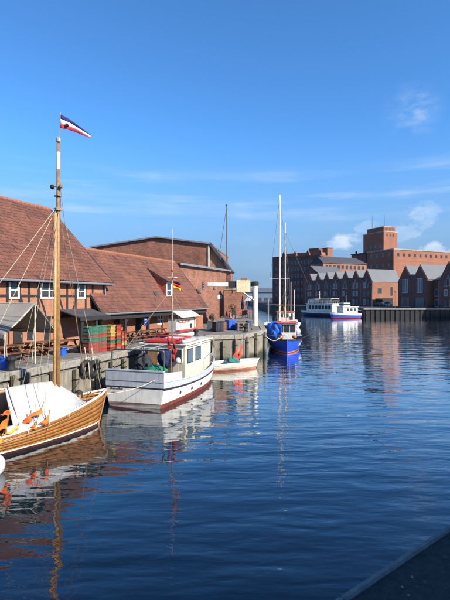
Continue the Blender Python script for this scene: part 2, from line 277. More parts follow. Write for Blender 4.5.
# ------------------------------------------------------------------ mesh helpers
class MB:
    def __init__(self): self.v = []; self.f = []; self.t = []
    def vert(self, *p): self.v.append(tuple(p)); return len(self.v) - 1
    def face(self, pts, tint=None):
        i0 = len(self.v); self.v.extend(tuple(p) for p in pts); self.f.append(tuple(range(i0, i0 + len(pts)))); self.t.append(tint or 1.0); return self
    def box(self, x0, x1, y0, y1, z0, z1, tint=None):
        i = len(self.v)
        self.v += [(x0, y0, z0), (x1, y0, z0), (x1, y1, z0), (x0, y1, z0), (x0, y0, z1), (x1, y0, z1), (x1, y1, z1), (x0, y1, z1)]
        for q in ((0, 3, 2, 1), (4, 5, 6, 7), (0, 1, 5, 4), (1, 2, 6, 5), (2, 3, 7, 6), (3, 0, 4, 7)):
            self.f.append(tuple(i + k for k in q)); self.t.append(tint or 1.0)
        return self
    def beam(self, a, b, w, d, up=(0, 0, 1)):
        """square bar from a to b, w wide, d deep"""
        a = Vector(a); b = Vector(b); z = (b - a).normalized(); u = Vector(up)
        if abs(z.dot(u)) > 0.98: u = Vector((0, 1, 0))
        x = z.cross(u).normalized(); y = z.cross(x).normalized()
        i = len(self.v)
        for p in (a, b):
            for sx, sy in ((-1, -1), (1, -1), (1, 1), (-1, 1)): self.v.append(tuple(p + x * sx * w / 2 + y * sy * d / 2))
        for q in ((3, 2, 1, 0), (4, 5, 6, 7), (0, 1, 5, 4), (1, 2, 6, 5), (2, 3, 7, 6), (3, 0, 4, 7)):
            self.f.append(tuple(i + k for k in q)); self.t.append(1.0)
        return self
    def tube(self, pts, r, seg=6, r2=None, closed=False):
        pts = [Vector(p) for p in pts]; n = len(pts); r2 = r if r2 is None else r2; i0 = len(self.v)
        for k, p in enumerate(pts):
            if closed: d = pts[(k + 1) % n] - pts[k - 1]
            else: d = pts[min(k + 1, n - 1)] - pts[max(k - 1, 0)]
            d.normalize(); u = Vector((0, 0, 1)) if abs(d.z) < 0.95 else Vector((0, 1, 0))
            x = d.cross(u).normalized(); y = d.cross(x).normalized(); rr = r + (r2 - r) * k / max(1, n - 1)
            for j in range(seg):
                a = 2 * math.pi * j / seg; self.v.append(tuple(p + x * math.cos(a) * rr + y * math.sin(a) * rr))
        rng = range(n) if closed else range(n - 1)
        for k in rng:
            for j in range(seg):
                a = i0 + k * seg + j; b_ = i0 + k * seg + (j + 1) % seg; c = i0 + ((k + 1) % n) * seg + (j + 1) % seg; d = i0 + ((k + 1) % n) * seg + j
                self.f.append((a, b_, c, d)); self.t.append(1.0)
        if not closed:
            self.f.append(tuple(i0 + j for j in reversed(range(seg)))); self.t.append(1.0)
            self.f.append(tuple(i0 + (n - 1) * seg + j for j in range(seg))); self.t.append(1.0)
        return self
    def lathe(self, prof, seg=14, o=(0, 0, 0), squash=(1, 1)):
        i0 = len(self.v)
        for r, z in prof:
            for j in range(seg):
                a = 2 * math.pi * j / seg; self.v.append((o[0] + r * math.cos(a) * squash[0], o[1] + r * math.sin(a) * squash[1], o[2] + z))
        for k in range(len(prof) - 1):
            for j in range(seg):
                self.f.append((i0 + k * seg + j, i0 + k * seg + (j + 1) % seg, i0 + (k + 1) * seg + (j + 1) % seg, i0 + (k + 1) * seg + j)); self.t.append(1.0)
        self.f.append(tuple(i0 + j for j in reversed(range(seg)))); self.t.append(1.0)
        self.f.append(tuple(i0 + (len(prof) - 1) * seg + j for j in range(seg))); self.t.append(1.0)
        return self
    def sphere(self, c, r, seg=12, rings=8, sq=1.0):
        return self.lathe([(max(1e-3, r * math.sin(math.pi * k / rings)), -r * sq * math.cos(math.pi * k / rings)) for k in range(rings + 1)], seg, c)
    def prism(self, poly, vec):
        n = len(poly); i0 = len(self.v); vec = Vector(vec)
        self.v += [tuple(p) for p in poly] + [tuple(Vector(p) + vec) for p in poly]
        self.f.append(tuple(i0 + k for k in range(n))); self.f.append(tuple(i0 + n + k for k in reversed(range(n)))); self.t += [1.0, 1.0]
        for k in range(n):
            self.f.append((i0 + k, i0 + n + k, i0 + n + (k + 1) % n, i0 + (k + 1) % n)); self.t.append(1.0)
        return self
    def slab(self, a, b, c, d, th):
        """a flat sheet given by its four corners, with thickness th below it"""
        a, b, c, d = map(Vector, (a, b, c, d)); n = (b - a).cross(d - a).normalized()
        return self.prism([a, b, c, d], -n * th)
    def grid(self, fn, nu, nv, thick=0.0):
        i0 = len(self.v)
        for i in range(nu + 1):
            for j in range(nv + 1): self.v.append(tuple(fn(i / nu, j / nv)))
        for i in range(nu):
            for j in range(nv):
                a = i0 + i * (nv + 1) + j; self.f.append((a, a + nv + 1, a + nv + 2, a + 1)); self.t.append(1.0)
        return self
    def build(self, name, m, parent=None, smooth=False, bevel=0.0, solid=0.0, recalc=True):
        me = bpy.data.meshes.new(name); me.from_pydata(self.v, [], self.f)
        if any(t != 1.0 for t in self.t):
            at = me.attributes.new('tint', 'FLOAT_COLOR', 'FACE')
            for k, t in enumerate(self.t):
                at.data[k].color = (t, t, t, 1) if not isinstance(t, tuple) else (*t, 1)
        if recalc:
            import bmesh
            bm = bmesh.new(); bm.from_mesh(me); bmesh.ops.recalc_face_normals(bm, faces=bm.faces); bm.to_mesh(me); bm.free()
        if smooth:
            for p in me.polygons: p.use_smooth = True
        me.materials.append(m)
        o = bpy.data.objects.new(name, me); col.objects.link(o)
        if parent: o.parent = parent
        if bevel > 0:
            b = o.modifiers.new('bevel', 'BEVEL'); b.width = bevel; b.segments = 1; b.limit_method = 'ANGLE'
        if solid > 0:
            s = o.modifiers.new('solid', 'SOLIDIFY'); s.thickness = solid; s.offset = 0
        return o

def tag(o, label=None, cat=None, group=None, kind=None):
    if label: o['label'] = label
    if cat: o['category'] = cat
    if group: o['group'] = group
    if kind: o['kind'] = kind
    return o
def thing(name, label, cat, loc=(0, 0, 0), rz=0.0, group=None):
    o = bpy.data.objects.new(name, None); col.objects.link(o); o.empty_display_size = 0.2
    o.location = loc; o.rotation_euler = (0, 0, rz); return tag(o, label, cat, group)
def share(src, name, parent, loc=(0, 0, 0), rot=(0, 0, 0), scale=(1, 1, 1)):
    """another piece with the mesh of src"""
    o = bpy.data.objects.new(name, src.data); col.objects.link(o); o.parent = parent
    o.location = loc; o.rotation_euler = rot; o.scale = scale
    for md in src.modifiers:
        n = o.modifiers.new(md.name, md.type)
        if md.type == 'BEVEL': n.width = md.width; n.segments = 1; n.limit_method = 'ANGLE'
    return o

# ------------------------------------------------------------------ pixel -> place
def ray(px): return (px - 225.0) / F
def at(px, py, Y): return Vector((ray(px) * Y, Y, H - (py - HZ) / F * Y))
def ground(px, py, Z):
    Y = (H - Z) * F / (py - HZ); return Vector((ray(px) * Y, Y, Z))
UX, UY = 0.389, 0.921
ALPHA = math.atan2(UY, UX)
O = (-9.14, 18.95); ZQ = 2.3            # a point on the old quay's edge; its height above the water
def Q(s, t, z=ZQ): return Vector((O[0] + UX * s - UY * t, O[1] + UY * s + UX * t, z))
def s_at(px, t):
    r = ray(px); x0 = O[0] - UY * t; y0 = O[1] + UX * t
    return (r * y0 - x0) / (UX - r * UY)
def z_at(px, py, t):
    s = s_at(px, t); Y = Q(s, t).y; return H - (py - HZ) / F * Y

# ------------------------------------------------------------------ water, ground, quays
w = MB(); w.face([(-3000, -60, 0), (3000, -60, 0), (3000, 3500, 0), (-3000, 3500, 0)])
tag(w.build('water', water_mat()), 'dark blue rippled harbour water', kind='structure')

P1 = Q(19.3, 0); P2 = Vector((1.5, 37.9, ZQ)); P3 = Vector((3.9, 43.6, ZQ)); P4 = Vector((6.6, 110, ZQ))
edge = [Q(-32, 0), P1, P2, P3, P4]
poly = [Vector(p) for p in edge] + [Vector((-120, 130, ZQ)), Vector((-120, -40, ZQ))]
q = MB(); q.prism([(p.x, p.y, ZQ) for p in poly], (0, 0, -4.5))
quay = tag(q.build('quay', paving), 'stone old harbour quay with buildings on it', kind='structure')
# the quay wall: concrete face panels, coping stones, fender piles
def along(a, b, d): return a + (b - a).normalized() * d
for a, b in zip(edge[:-1], edge[1:]):
    L_ = (b - a).length; dirv = (b - a).normalized(); nrm = Vector((dirv.y, -dirv.x, 0))      # towards the water
    if a is edge[3]: L_ = 22
    d = 0.0 if a is not edge[0] else 22.0
    if a is edge[0]:
        m_ = MB(); m_.beam(a + nrm * .06 + Vector((0, 0, -2.4)), b + nrm * .06 + Vector((0, 0, -2.4)), .12, 3.95).build('wall_face', concrete, quay)
    else:
        m_ = MB(); e = a + dirv * L_; m_.beam(a + nrm * .06 + Vector((0, 0, -2.4)), e + nrm * .06 + Vector((0, 0, -2.4)), .12, 3.95).build('wall_face', concrete, quay)
    while d < L_ - 0.3:
        ln = min(1.25 + random.uniform(-.2, .25), L_ - d); c = a + dirv * (d + ln / 2)
        o = MB().box(-ln / 2 + .012, ln / 2 - .012, -.42, .16, -.30, .06 + random.uniform(-.012, .015)).build('coping_stone', granite, quay, bevel=.025)
        o.location = c; o.rotation_euler.z = math.atan2(dirv.y, dirv.x) + random.uniform(-.006, .006) + math.pi
        d += ln
# far side: land with a dark sheet-piled quay
ZF = 2.5
fl = [(420, 118), (36.5, 118), (36, 150), (17, 166), (17, 420), (420, 420)]
tag(MB().prism([(x, y, ZF) for x, y in fl], (0, 0, -5)).build('far_quay', mat('far_paving', (0.045, 0.043, 0.042), .9, .3, .3)), 'far quay across the harbour basin', kind='structure')
fq = bpy.data.objects['far_quay']
sheet = mat('rusty_sheet_pile', (0.020, 0.018, 0.018), .8, .5, .8, streak=.5)
base = MB().box(-.42, .42, -.22, .08, -3.2, -.32).build('sheet_pile', sheet, fq); base.location = (37.3, 118, ZF)
for k in range(1, 46): share(base, 'sheet_pile', fq, (37.3 + k * 1.3, 118, ZF))
MB().box(36.3, 130, 117.6, 118.6, ZF - .32, ZF + .12).build('capping_beam', mat('far_concrete', (.20, .195, .19), .9, .3, 1), fq)
# low wooded shore at the mouth of the harbour
fs = MB(); pr = random.Random(3)
xs = [-900 + 12 * k for k in range(150)]; hs = [7 + 5 * pr.random() + 3 * math.sin(k * .3) for k in range(150)]
for k in range(149):
    fs.face([(xs[k], 900, -1), (xs[k + 1], 900, -1), (xs[k + 1], 905, hs[k + 1]), (xs[k], 905, hs[k])])
    fs.face([(xs[k], 905, hs[k]), (xs[k + 1], 905, hs[k + 1]), (xs[k + 1], 960, hs[k + 1]), (xs[k], 960, hs[k])])
tag(fs.build('far_shore', mat('far_wood', (.05, .075, .06), .9, .3, .05)), 'low far shore at the harbour mouth', kind='structure')

# near quay where the photographer stands
ZN = H - 1.7
e0 = ground(337, 600, ZN); e1 = ground(450, 525, ZN); ed = (e1 - e0).normalized(); en = Vector((ed.y, -ed.x, 0))
A_ = e0 - ed * 14; B_ = e0 + ed * 60
nq = MB(); nq.prism([tuple(A_ + en * .05), tuple(B_ + en * .05), tuple(B_ + en * 40), tuple(A_ + en * 40)], (0, 0, -5.5))
nqo = tag(nq.build('near_quay', asphalt), 'dark asphalt quay edge in the foreground', kind='structure')
d = 0.0
while d < 40:
    ln = 1.5 + random.uniform(-.1, .12); c = A_ + ed * (d + ln / 2)
    o = MB().box(-ln / 2 + .006, ln / 2 - .006, 0, .05, -.9, .02 + random.uniform(-.004, .004)).build('kerb_stone', kerb_m, nqo, bevel=.012)
    o.location = c; o.rotation_euler.z = math.atan2(ed.y, ed.x) + random.uniform(-.003, .003); o.location = c + en * .05
    d += ln
gr = MB(); rr = random.Random(5)
for k in range(2600):
    a = rr.uniform(9, 26); b = .12 + rr.random() ** 1.3 * 5; p = A_ + ed * a + en * b; s = rr.uniform(.004, .012) * (1 + b * .12); an = rr.random() * 6.3
    c_, s_ = math.cos(an), math.sin(an); g = rr.choice([1.0, 1.6, 2.2, 3.5])
    pts = [(p.x + (x * c_ - y * s_) * s, p.y + (x * s_ + y * c_) * s, ZN + z * s) for x, y, z in ((-1.3, -.8, 0), (1.2, -.7, 0), (1.0, .9, 0), (-1, .8, 0), (0, 0, 1.1))]
    for i, j in ((0, 1), (1, 2), (2, 3), (3, 0)): gr.face([pts[i], pts[j], pts[4]], g)
tag(gr.build('grit', mat('grit_stone', (.10, .095, .085), .9, .2, 3, tint=True)), 'loose grit scattered on the dark asphalt', 'grit', kind='stuff')
lf = MB()
for k in range(46):
    a = rr.uniform(11, 24); b = .3 + rr.random() * 3.5; p = A_ + ed * a + en * b; s = rr.uniform(.012, .028); an = rr.random() * 6.3; c_, s_ = math.cos(an), math.sin(an)
    pts = [(p.x + (x * c_ - y * s_) * s, p.y + (x * s_ + y * c_) * s, ZN + .004 + z * s) for x, y, z in ((-1.6, 0, .1), (-.4, -.6, 0), (1.4, -.1, .4), (-.2, .6, .2))]
    lf.face(pts, rr.choice([.8, 1.2, 1.7]))
tag(lf.build('leaf_litter', mat('fallen_leaf', (.28, .24, .18), .8, .3, 4, tint=True)), 'small dry leaves strewn on the dark asphalt', 'leaves', kind='stuff')

# ------------------------------------------------------------------ buildings on the old quay
def tile_roof(parent, width, slope_len, loc, pitch, back=False, name='roof_tiles', tw=.235, tl=.33, seed=1):
    """pantiles as real geometry, one joined part; local x along the eave, y up the slope"""
    rn = random.Random(seed); m = MB(); nc = int(width / tw); nr = int(slope_len / tl)
    tw = width / nc; tl = slope_len / nr
    prof = ((0, .005), (.30, .048), (.55, .036), (.80, -.004), (1.0, .010))
    for j in range(nr):
        for i in range(nc):
            g = rn.choice((.84, .92, .97, 1.0, 1.04, 1.12)) * (1 + .10 * rn.random()); tn = (g * (1 + .08 * rn.random()), g, g * (.95 + .1 * rn.random()))
            if rn.random() < .012: tn = (g * .55, g * .6, g * .65)
            x0 = i * tw; y0 = j * tl + rn.uniform(-.008, .008); y1 = (j + 1) * tl + .05; lift = .03 + rn.uniform(0, .008); sk = rn.uniform(-.004, .004)
            i0 = len(m.v)
            wv = lambda y: .035 * math.sin(x0 * .9 + seed) * math.sin(y * .8 + 1) + .02 * math.sin(x0 * 2.3 + y * 1.1 + seed * 2) + .02
            za, zb_ = wv(y0), wv(y1)
            for fx, fz in prof: m.v.append((x0 + fx * tw, y0 + sk, fz + lift + za))
            for fx, fz in prof: m.v.append((x0 + fx * tw, y1, fz + zb_))
            for fx, fz in prof: m.v.append((x0 + fx * tw, y0 + sk, fz + za - .03))
            for k in range(4):
                m.f.append((i0 + k, i0 + k + 1, i0 + 6 + k, i0 + 5 + k)); m.t.append(tn)
                m.f.append((i0 + 10 + k, i0 + 11 + k, i0 + k + 1, i0 + k)); m.t.append(tn)
    o = m.build(name, tile_m, parent, recalc=False); o['kind'] = 'stuff'
    o.location = loc; o.rotation_euler = (pitch, 0, math.pi if back else 0); return o

def window(parent, x0, x1, z0, z1, y=0.0, fr=.07, bars=1, cross=True, fm=None, proud=.05, gm=None):
    """white casement in a wall whose outer face is the plane y (facing -y)"""
    fm = fm or white_p; m = MB()
    m.box(x0, x0 + fr, y - proud, y + .04, z0, z1).box(x1 - fr, x1, y - proud, y + .04, z0, z1)
    m.box(x0 + fr, x1 - fr, y - proud + .003, y + .04, z1 - fr, z1).box(x0 + fr, x1 - fr, y - proud + .003, y + .04, z0, z0 + fr)
    wf = m.build('window', fm, parent)
    MB().box(x0 + fr, x1 - fr, y - .012, y + .03, z0 + fr, z1 - fr).build('pane', gm or glass, wf)
    if bars or cross:
        g = MB()
        for b in range(1, bars + 1):
            xc = x0 + (x1 - x0) * b / (bars + 1); g.box(xc - fr * .5, xc + fr * .5, y - proud + .006, y, z0 + fr, z1 - fr)
        if cross: zc = z0 + (z1 - z0) * .42; g.box(x0 + fr, x1 - fr, y - proud + .009, y, zc - .025, zc + .025)
        g.build('glazing_bar', fm, wf)
    return wf

# ---- half-timbered house
S0 = -5.0; T1 = 4.95
hs = thing('half_timbered_house', 'half timbered brick house with tall tiled roof behind the grey market tent', 'house', Q(S0, T1), ALPHA)
LX = 12.9 - S0; EV = 4.62; RW = 5.5; RH = 5.36; PT = math.atan2(RH, RW); D_ = 2 * RW
sec = [(0, 0), (D_, 0), (D_, EV), (RW, EV + RH - .06), (0, EV)]
MB().prism([(0, y, z) for y, z in sec], (LX, 0, 0)).build('wall', infill, hs)
def X1(px): return s_at(px, T1) - S0
posts = [X1(p) for p in (7, 19.5, 29, 38.5, 58, 67, 75.5, 85.5, 92.5, 103.3)] + [.1, 1.6, 3.2, 4.8, 6.3]
for k, x in enumerate(sorted(posts)):
    MB().box(x - .075, x + .075, -.028, .02, 2.0, 4.42).build('timber_post', timber, hs)
for z in (1.95, 3.27, 4.40):
    MB().box(0, LX, -.035, .02, z - .07, z + .07).build('timber_rail', timber, hs)
for pa, pb in ((59, 64), (77, 71), (101, 96), (40, 46), (20.5, 26), (8, 3)):
    a, b = X1(pa), X1(pb); MB().beam((a, -.008, 3.2), (b, -.008, 2.05), .12, .05, up=(0, 1, 0)).build('timber_brace', timber, hs)
for pa, pb, bars in ((8.3, 18.7, 0), (39.8, 57.0, 1), (76.3, 84.8, 0)):
    window(hs, X1(pa), X1(pb), 3.08, 4.30, -.02, .11, bars, True, proud=.05)
window(hs, X1(8.3) - 4.2, X1(8.3) - 3.0, 3.08, 4.30, -.02, .11, 1, True)
for pa, pb in ((13, 22), (44, 50)):
    dr = MB().box(X1(pa), X1(pb), -.05, .02, 0, 1.9).build('door', timber, hs)
    MB().box(X1(pb) - .14, X1(pb) - .10, -.1, -.05, .9, 1.05).build('handle', steel, dr)
window(hs, X1(27), X1(34), .7, 1.7, 0, .08, 1, True, fm=timber)
rf = MB(); e_ = .45
rf.slab((-.3, -e_, EV - e_ * RH / RW), (LX + .28, -e_, EV - e_ * RH / RW), (LX + .28, RW, EV + RH), (-.3, RW, EV + RH), .10)
rf.slab((-.3, RW, EV + RH), (LX + .28, RW, EV + RH), (LX + .28, D_ + e_, EV - e_ * RH / RW), (-.3, D_ + e_, EV - e_ * RH / RW), .10)
rfo = rf.build('roof', roof_dark, hs)
SLL = math.hypot(RW + e_, (RW + e_) * RH / RW)
tile_roof(rfo, LX + .58, SLL, (-.3, -e_, EV - e_ * RH / RW + .012), PT, seed=2)
tile_roof(rfo, LX + .58, SLL, (LX + .28, D_ + e_, EV - e_ * RH / RW + .012), PT, back=True, name='rear_roof_tiles', tw=.5, tl=.6, seed=3)
rid = MB().lathe([(.15, 0), (.17, .06), (.15, .42)], 8).build('ridge_tile', tile_r, rfo)
rid.location = (-.3, RW, EV + RH + .02); rid.rotation_euler = (0, R(90), 0)
for k in range(1, int((LX + .55) / .40)): share(rid, 'ridge_tile', rfo, (-.3 + k * .40, RW, EV + RH + .02 + random.uniform(-.012, .012)), (0, R(90), 0))
MB().beam((LX + .30, -e_, EV - e_ * RH / RW + .02), (LX + .30, RW, EV + RH + .04), .05, .2, up=(1, 0, 0)).build('verge_board', timber, rfo)
MB().tube([(-.3, -e_ - .08, EV - e_ - .02), (LX + .3, -e_ - .08, EV - e_ - .05)], .07, 8).build('gutter', zinc, hs)
MB().box(-.2, LX + .2, -e_ + .06, -e_ + .10, EV - e_ - .16, EV - e_ + .02).build('fascia', timber, hs)
MB().tube([(LX - .2, -.12, EV - .45), (LX - .2, -.12, 2.2)], .045, 8).build('downpipe', zinc, hs)
# lean-to awning on its right-hand bays
aw = MB(); xa, xb = X1(58), 11.15 - S0
aw.slab((xa, -1.75, 1.95), (xb, -1.75, 1.95), (xb, -.04, 2.42), (xa, -.04, 2.42), .07)
awo = aw.build('awning', roof_dark, hs)
MB().box(xa - .01, xb, -1.79, -1.755, 1.72, 1.99).build('awning_fascia', timber, awo)
for x in (X1(61), X1(76)): MB().box(x - .1, x + .1, -1.72, -1.52, 0, 1.9).build('awning_post', timber, awo)

# ---- tavern with the sweeping tiled roof
S2 = 12.98; T2 = 3.85
tv = thing('tavern', 'low brick tavern with sweeping tiled roof, dormer and dark veranda posts', 'house', Q(S2, T2), ALPHA)
L2 = 28.1 - S2; E2 = 4.33 - ZQ; RW2 = 3.86; RH2 = 4.83; PT2 = math.atan2(RH2, RW2); D2 = 2 * RW2
def X2(px, t=T2): return s_at(px, t) - S2
sec = [(1.25, 0), (D2, 0), (D2, E2), (RW2, E2 + RH2 - .1), (1.25, E2 + 1.25 * RH2 / RW2 - .08)]
MB().prism([(0.02, y, z) for y, z in sec], (L2 - .25, 0, 0)).build('wall', brick_low, tv)
xw = X2(192.5, T2 + .45)
MB().box(xw, L2 - .21, .45, 1.30, 0, E2 + .35).build('end_wall', brick_low, tv)
rf = MB()
rf.slab((0, 0, E2), (L2, 0, E2), (L2, RW2, E2 + RH2), (0, RW2, E2 + RH2), .08)
rf.slab((0, RW2, E2 + RH2), (L2, RW2, E2 + RH2), (L2, D2 + .2, E2 - .25), (0, D2 + .2, E2 - .25), .08)
rfo = rf.build('roof', roof_dark, tv)
tile_roof(rfo, L2, math.hypot(RW2, RH2), (0, 0, E2 + .012), PT2, seed=5)
tile_roof(rfo, 1.85, 1.10 * math.hypot(RW2, RH2) / RW2, (-1.85, 0, E2 + .012), PT2, name='lower_roof_tiles', seed=6)
MB().slab((-1.85, 0, E2), (-.002, 0, E2), (-.002, 1.06, E2 + 1.06 * RH2 / RW2), (-1.85, 1.06, E2 + 1.06 * RH2 / RW2), .08).build('roof_skirt', roof_dark, rfo)
rid2 = share(rid, 'ridge_tile', rfo, (.1, RW2, E2 + RH2 + .02), (0, R(90), 0))
for k in range(1, int(L2 / .40)): share(rid, 'ridge_tile', rfo, (.1 + k * .40, RW2, E2 + RH2 + .02 + random.uniform(-.012, .012)), (0, R(90), 0))
MB().beam((L2 + .02, -.02, E2 + .03), (L2 + .02, RW2, E2 + RH2 + .05), .05, .18, up=(1, 0, 0)).build('verge_board', timber, rfo)
MB().tube([(-1.85, -.07, E2 - .02), (L2, -.07, E2 - .02)], .065, 8).build('gutter', zinc, tv)
MB().box(-1.8, L2 - .1, .10, .16, E2 - .42, E2 - .05).build('veranda_beam', timber, tv)
for px in (100, 125.5, 148.5, 171): x = X2(px, T2 + .2); MB().box(x - .10, x + .10, .16, .36, 0, E2 + .1).build('veranda_post', timber, tv)
for px in (125.5, 148.5):
    x = X2(px, T2 + .2)
    MB().beam((x + .1, .26, E2 - .75), (x + .55, .26, E2 - .35), .09, .09, up=(0, 1, 0)).build('post_brace', timber, tv)
window(tv, X2(114, T2 + 1.25), X2(119, T2 + 1.25), .8, 1.75, 1.25, .08, 1, True, fm=timber)
window(tv, X2(157, T2 + 1.25), X2(163, T2 + 1.25), .75, 1.8, 1.25, .14, 1, True)
dr = MB().box(X2(136, T2 + 1.25), X2(141, T2 + 1.25), 1.2, 1.26, 0, 1.95).build('door', timber, tv)
MB().box(X2(141, T2 + 1.25) - .12, X2(141, T2 + 1.25) - .08, 1.14, 1.2, .9, 1.05).build('handle', steel, dr)
# shed dormer
ds0, ds1 = 21.2 - S2, 22.25 - S2; dt = .935; zb = E2 + dt * RH2 / RW2; zt = 6.9 - ZQ; back_t = 3.05; back_z = E2 + back_t * RH2 / RW2
dm = MB()
dm.prism([(ds0, dt, zb - .05), (ds0, dt, zt), (ds0, back_t, back_z - .03)], (.06, 0, 0)); dm.prism([(ds1 - .06, dt, zb - .05), (ds1 - .06, dt, zt), (ds1 - .06, back_t, back_z - .03)], (.06, 0, 0))
dm.box(ds0 + .06, ds1 - .06, dt + .03, dt + .09, zb - .05, zt)
dmo = dm.build('dormer', mat('red_dormer_boards', (.34, .085, .045), .75, .3, 5, streak=.3), tv)
window(dmo, ds0 + .06, ds1 - .04, zb + .06, zt - .06, dt + .03, .13, 0, True)
MB().slab((ds0 - .12, dt - .22, zt - .05), (ds1 + .12, dt - .22, zt - .05), (ds1 + .12, back_t + .15, back_z + .14), (ds0 - .12, back_t + .15, back_z + .14), .09).build('dormer_roof', roof_dark, dmo)
tile_roof(dmo, ds1 - ds0 + .24, math.hypot(back_t + .37 - dt, back_z + .19 - zt), (ds0 - .12, dt - .22, zt - .045), math.atan2(back_z + .19 - zt, back_t + .37 - dt), name='dormer_tiles', seed=8)
for px, py in ((155.5, 295), (198, 292)):        # small roof hatches
    for it in range(3):
        tt = T2 + 1.0 if it == 0 else tt
        zz = z_at(px, py, tt); tt = T2 + (zz - 4.33) * RW2 / RH2
    hx = s_at(px, tt) - S2; hy = tt - T2
    ho = MB().box(-.28, .28, -.25, .25, .02, .14).build('roof_hatch', roof_dark, tv); ho.location = (hx, hy, E2 + hy * RH2 / RW2 + .02); ho.rotation_euler = (PT2, 0, 0)
# blue hanging sign between two veranda posts
sg = thing('hanging_sign', 'small dark blue sign hanging beside a veranda post', 'sign', Q(s_at(145.5, T2 + .3), T2 + .3, 3.25), ALPHA)
MB().box(-.26, .26, -.03, .03, -.05, .62).build('board', mat('navy_sign', (.012, .03, .16), .5, .3, 4), sg, bevel=.01)
MB().box(-.18, .18, -.036, -.031, .40, .46).box(-.15, .1, -.036, -.031, .18, .23).build('lettering', mat('pale_sign_ink', (.3, .33, .5), .6, .2, 4), sg)
MB().tube([(-.2, 0, .62), (-.2, 0, .95)], .012, 5).tube([(.2, 0, .62), (.2, 0, .95)], .012, 5).build('hanger', steel, sg)

# ---- flat-roofed brick building beyond the tavern
S3 = 28.5; T3 = 7.5; L3 = 41.9 - S3; H3 = 8.95 - ZQ
bb = thing('brick_store', 'flat roofed red brick store with dark roof edge beside the tavern', 'building', Q(S3, T3), ALPHA)
MB().box(0, L3, 0, 5.5, 0, H3).build('wall', brick_red, bb)
MB().box(-.25, L3 + .35, -.35, 5.8, H3, H3 + .16).build('roof', roof_dark, bb)
MB().box(-.27, L3 + .37, -.42, -.352, H3 - .03, H3 + .2).build('roof_edge', zinc, bb)
MB().tube([(L3 - .25, -.12, H3), (L3 - .25, -.12, .1)], .06, 8).build('downpipe', timber, bb)
MB().box(X2(217.5, T3) + S2 - S3, X2(221.5, T3) + S2 - S3, -.05, 0, 2.9, 3.4).build('wall_sign', white_p, bb)
for px in (203, 214):
    x = s_at(px, T3) - S3; wv = MB().box(x - .3, x + .3, -.05, .02, 4.1, 4.9).build('vent', timber, bb)
    for k in range(4): MB().box(x - .26, x + .26, -.07, -.05, 4.16 + k * .19, 4.26 + k * .19).build('louvre', zinc, wv)
dr = MB().box(3.2, 4.4, -.04, .03, 0, 2.2).build('door', timber, bb)
MB().box(4.2, 4.26, -.1, -.04, 1.0, 1.15).build('handle', steel, dr)

# ---- brick hall with the broad low gable behind
ha = at(210, 242.7, 66); hb = at(97, 244.5, 68.2); hd = Vector((ha.x - hb.x, ha.y - hb.y, 0)); HL = hd.length; hang = math.atan2(hd.y, hd.x)
hl = thing('brick_hall', 'large brick hall with broad low gable rising behind the tiled roofs', 'building', (hb.x, hb.y, ZQ), hang)
HE = 13.35 - ZQ; HA = 14.45 - ZQ; ax = HL * .535
MB().prism([(0, 0, 0), (HL, 0, 0), (HL, 0, HE), (ax, 0, HA), (0, 0, HE - .1)], (0, 22, 0)).build('wall', brick_red, hl)
rf = MB()
rf.slab((-.9, -.4, HE - .12 - .05), (ax, -.4, HA + .08), (ax, 22.3, HA + .08), (-.9, 22.3, HE - .17), .22)
rf.slab((ax, -.4, HA + .08), (HL + .1, -.4, HE + .08), (HL + .1, 22.3, HE + .08), (ax, 22.3, HA + .08), .22)
rf.build('roof', zinc, hl)
MB().box(-.7, -.5, -.3, -.1, HE - 3, HE - .2).build('downpipe', zinc, hl)
MB().box(HL - .28, HL - .02, -.14, -.002, 4, HE - .05).build('corner_post', mat('pale_trim', (.46, .42, .36), .7, .2, 3), hl)
# steep lean-to flank clad in upright boards
wx = HL + 3.15
MB().prism([(HL, .35, 0), (wx - .1, .35, 0), (wx - .1, .35, HE - 3.95), (HL + .25, .35, HE - .05), (HL, .35, HE - .05)], (0, 3, 0)).build('flank_wall', brick_red, hl)
nb = 11
for k in range(nb):
    x0 = HL + .03 + k * (3.0 / nb); x1 = x0 + 3.0 / nb - .035; zt0 = HE - .2 - max(0, (x0 - HL - .25)) * 3.9 / 2.8; zt1 = HE - .2 - max(0, (x1 - HL - .25)) * 3.9 / 2.8
    MB().prism([(x0, .28, HE - 4.1), (x1, .28, HE - 4.1), (x1, .28, max(zt1, HE - 4.08)), (x0, .28, max(zt0, HE - 4.07))], (0, .06, 0)).build('cladding_board', mat('brown_boards', (.38, .20, .12), .8, .35, 3, streak=.3), hl)
MB().slab((HL + .05, -.25, HE + .2), (wx + .18, -.25, HE - 4.15), (wx + .18, 3.2, HE - 4.15), (HL + .05, 3.2, HE + .2), .34).build('flank_roof', roof_dark, hl)

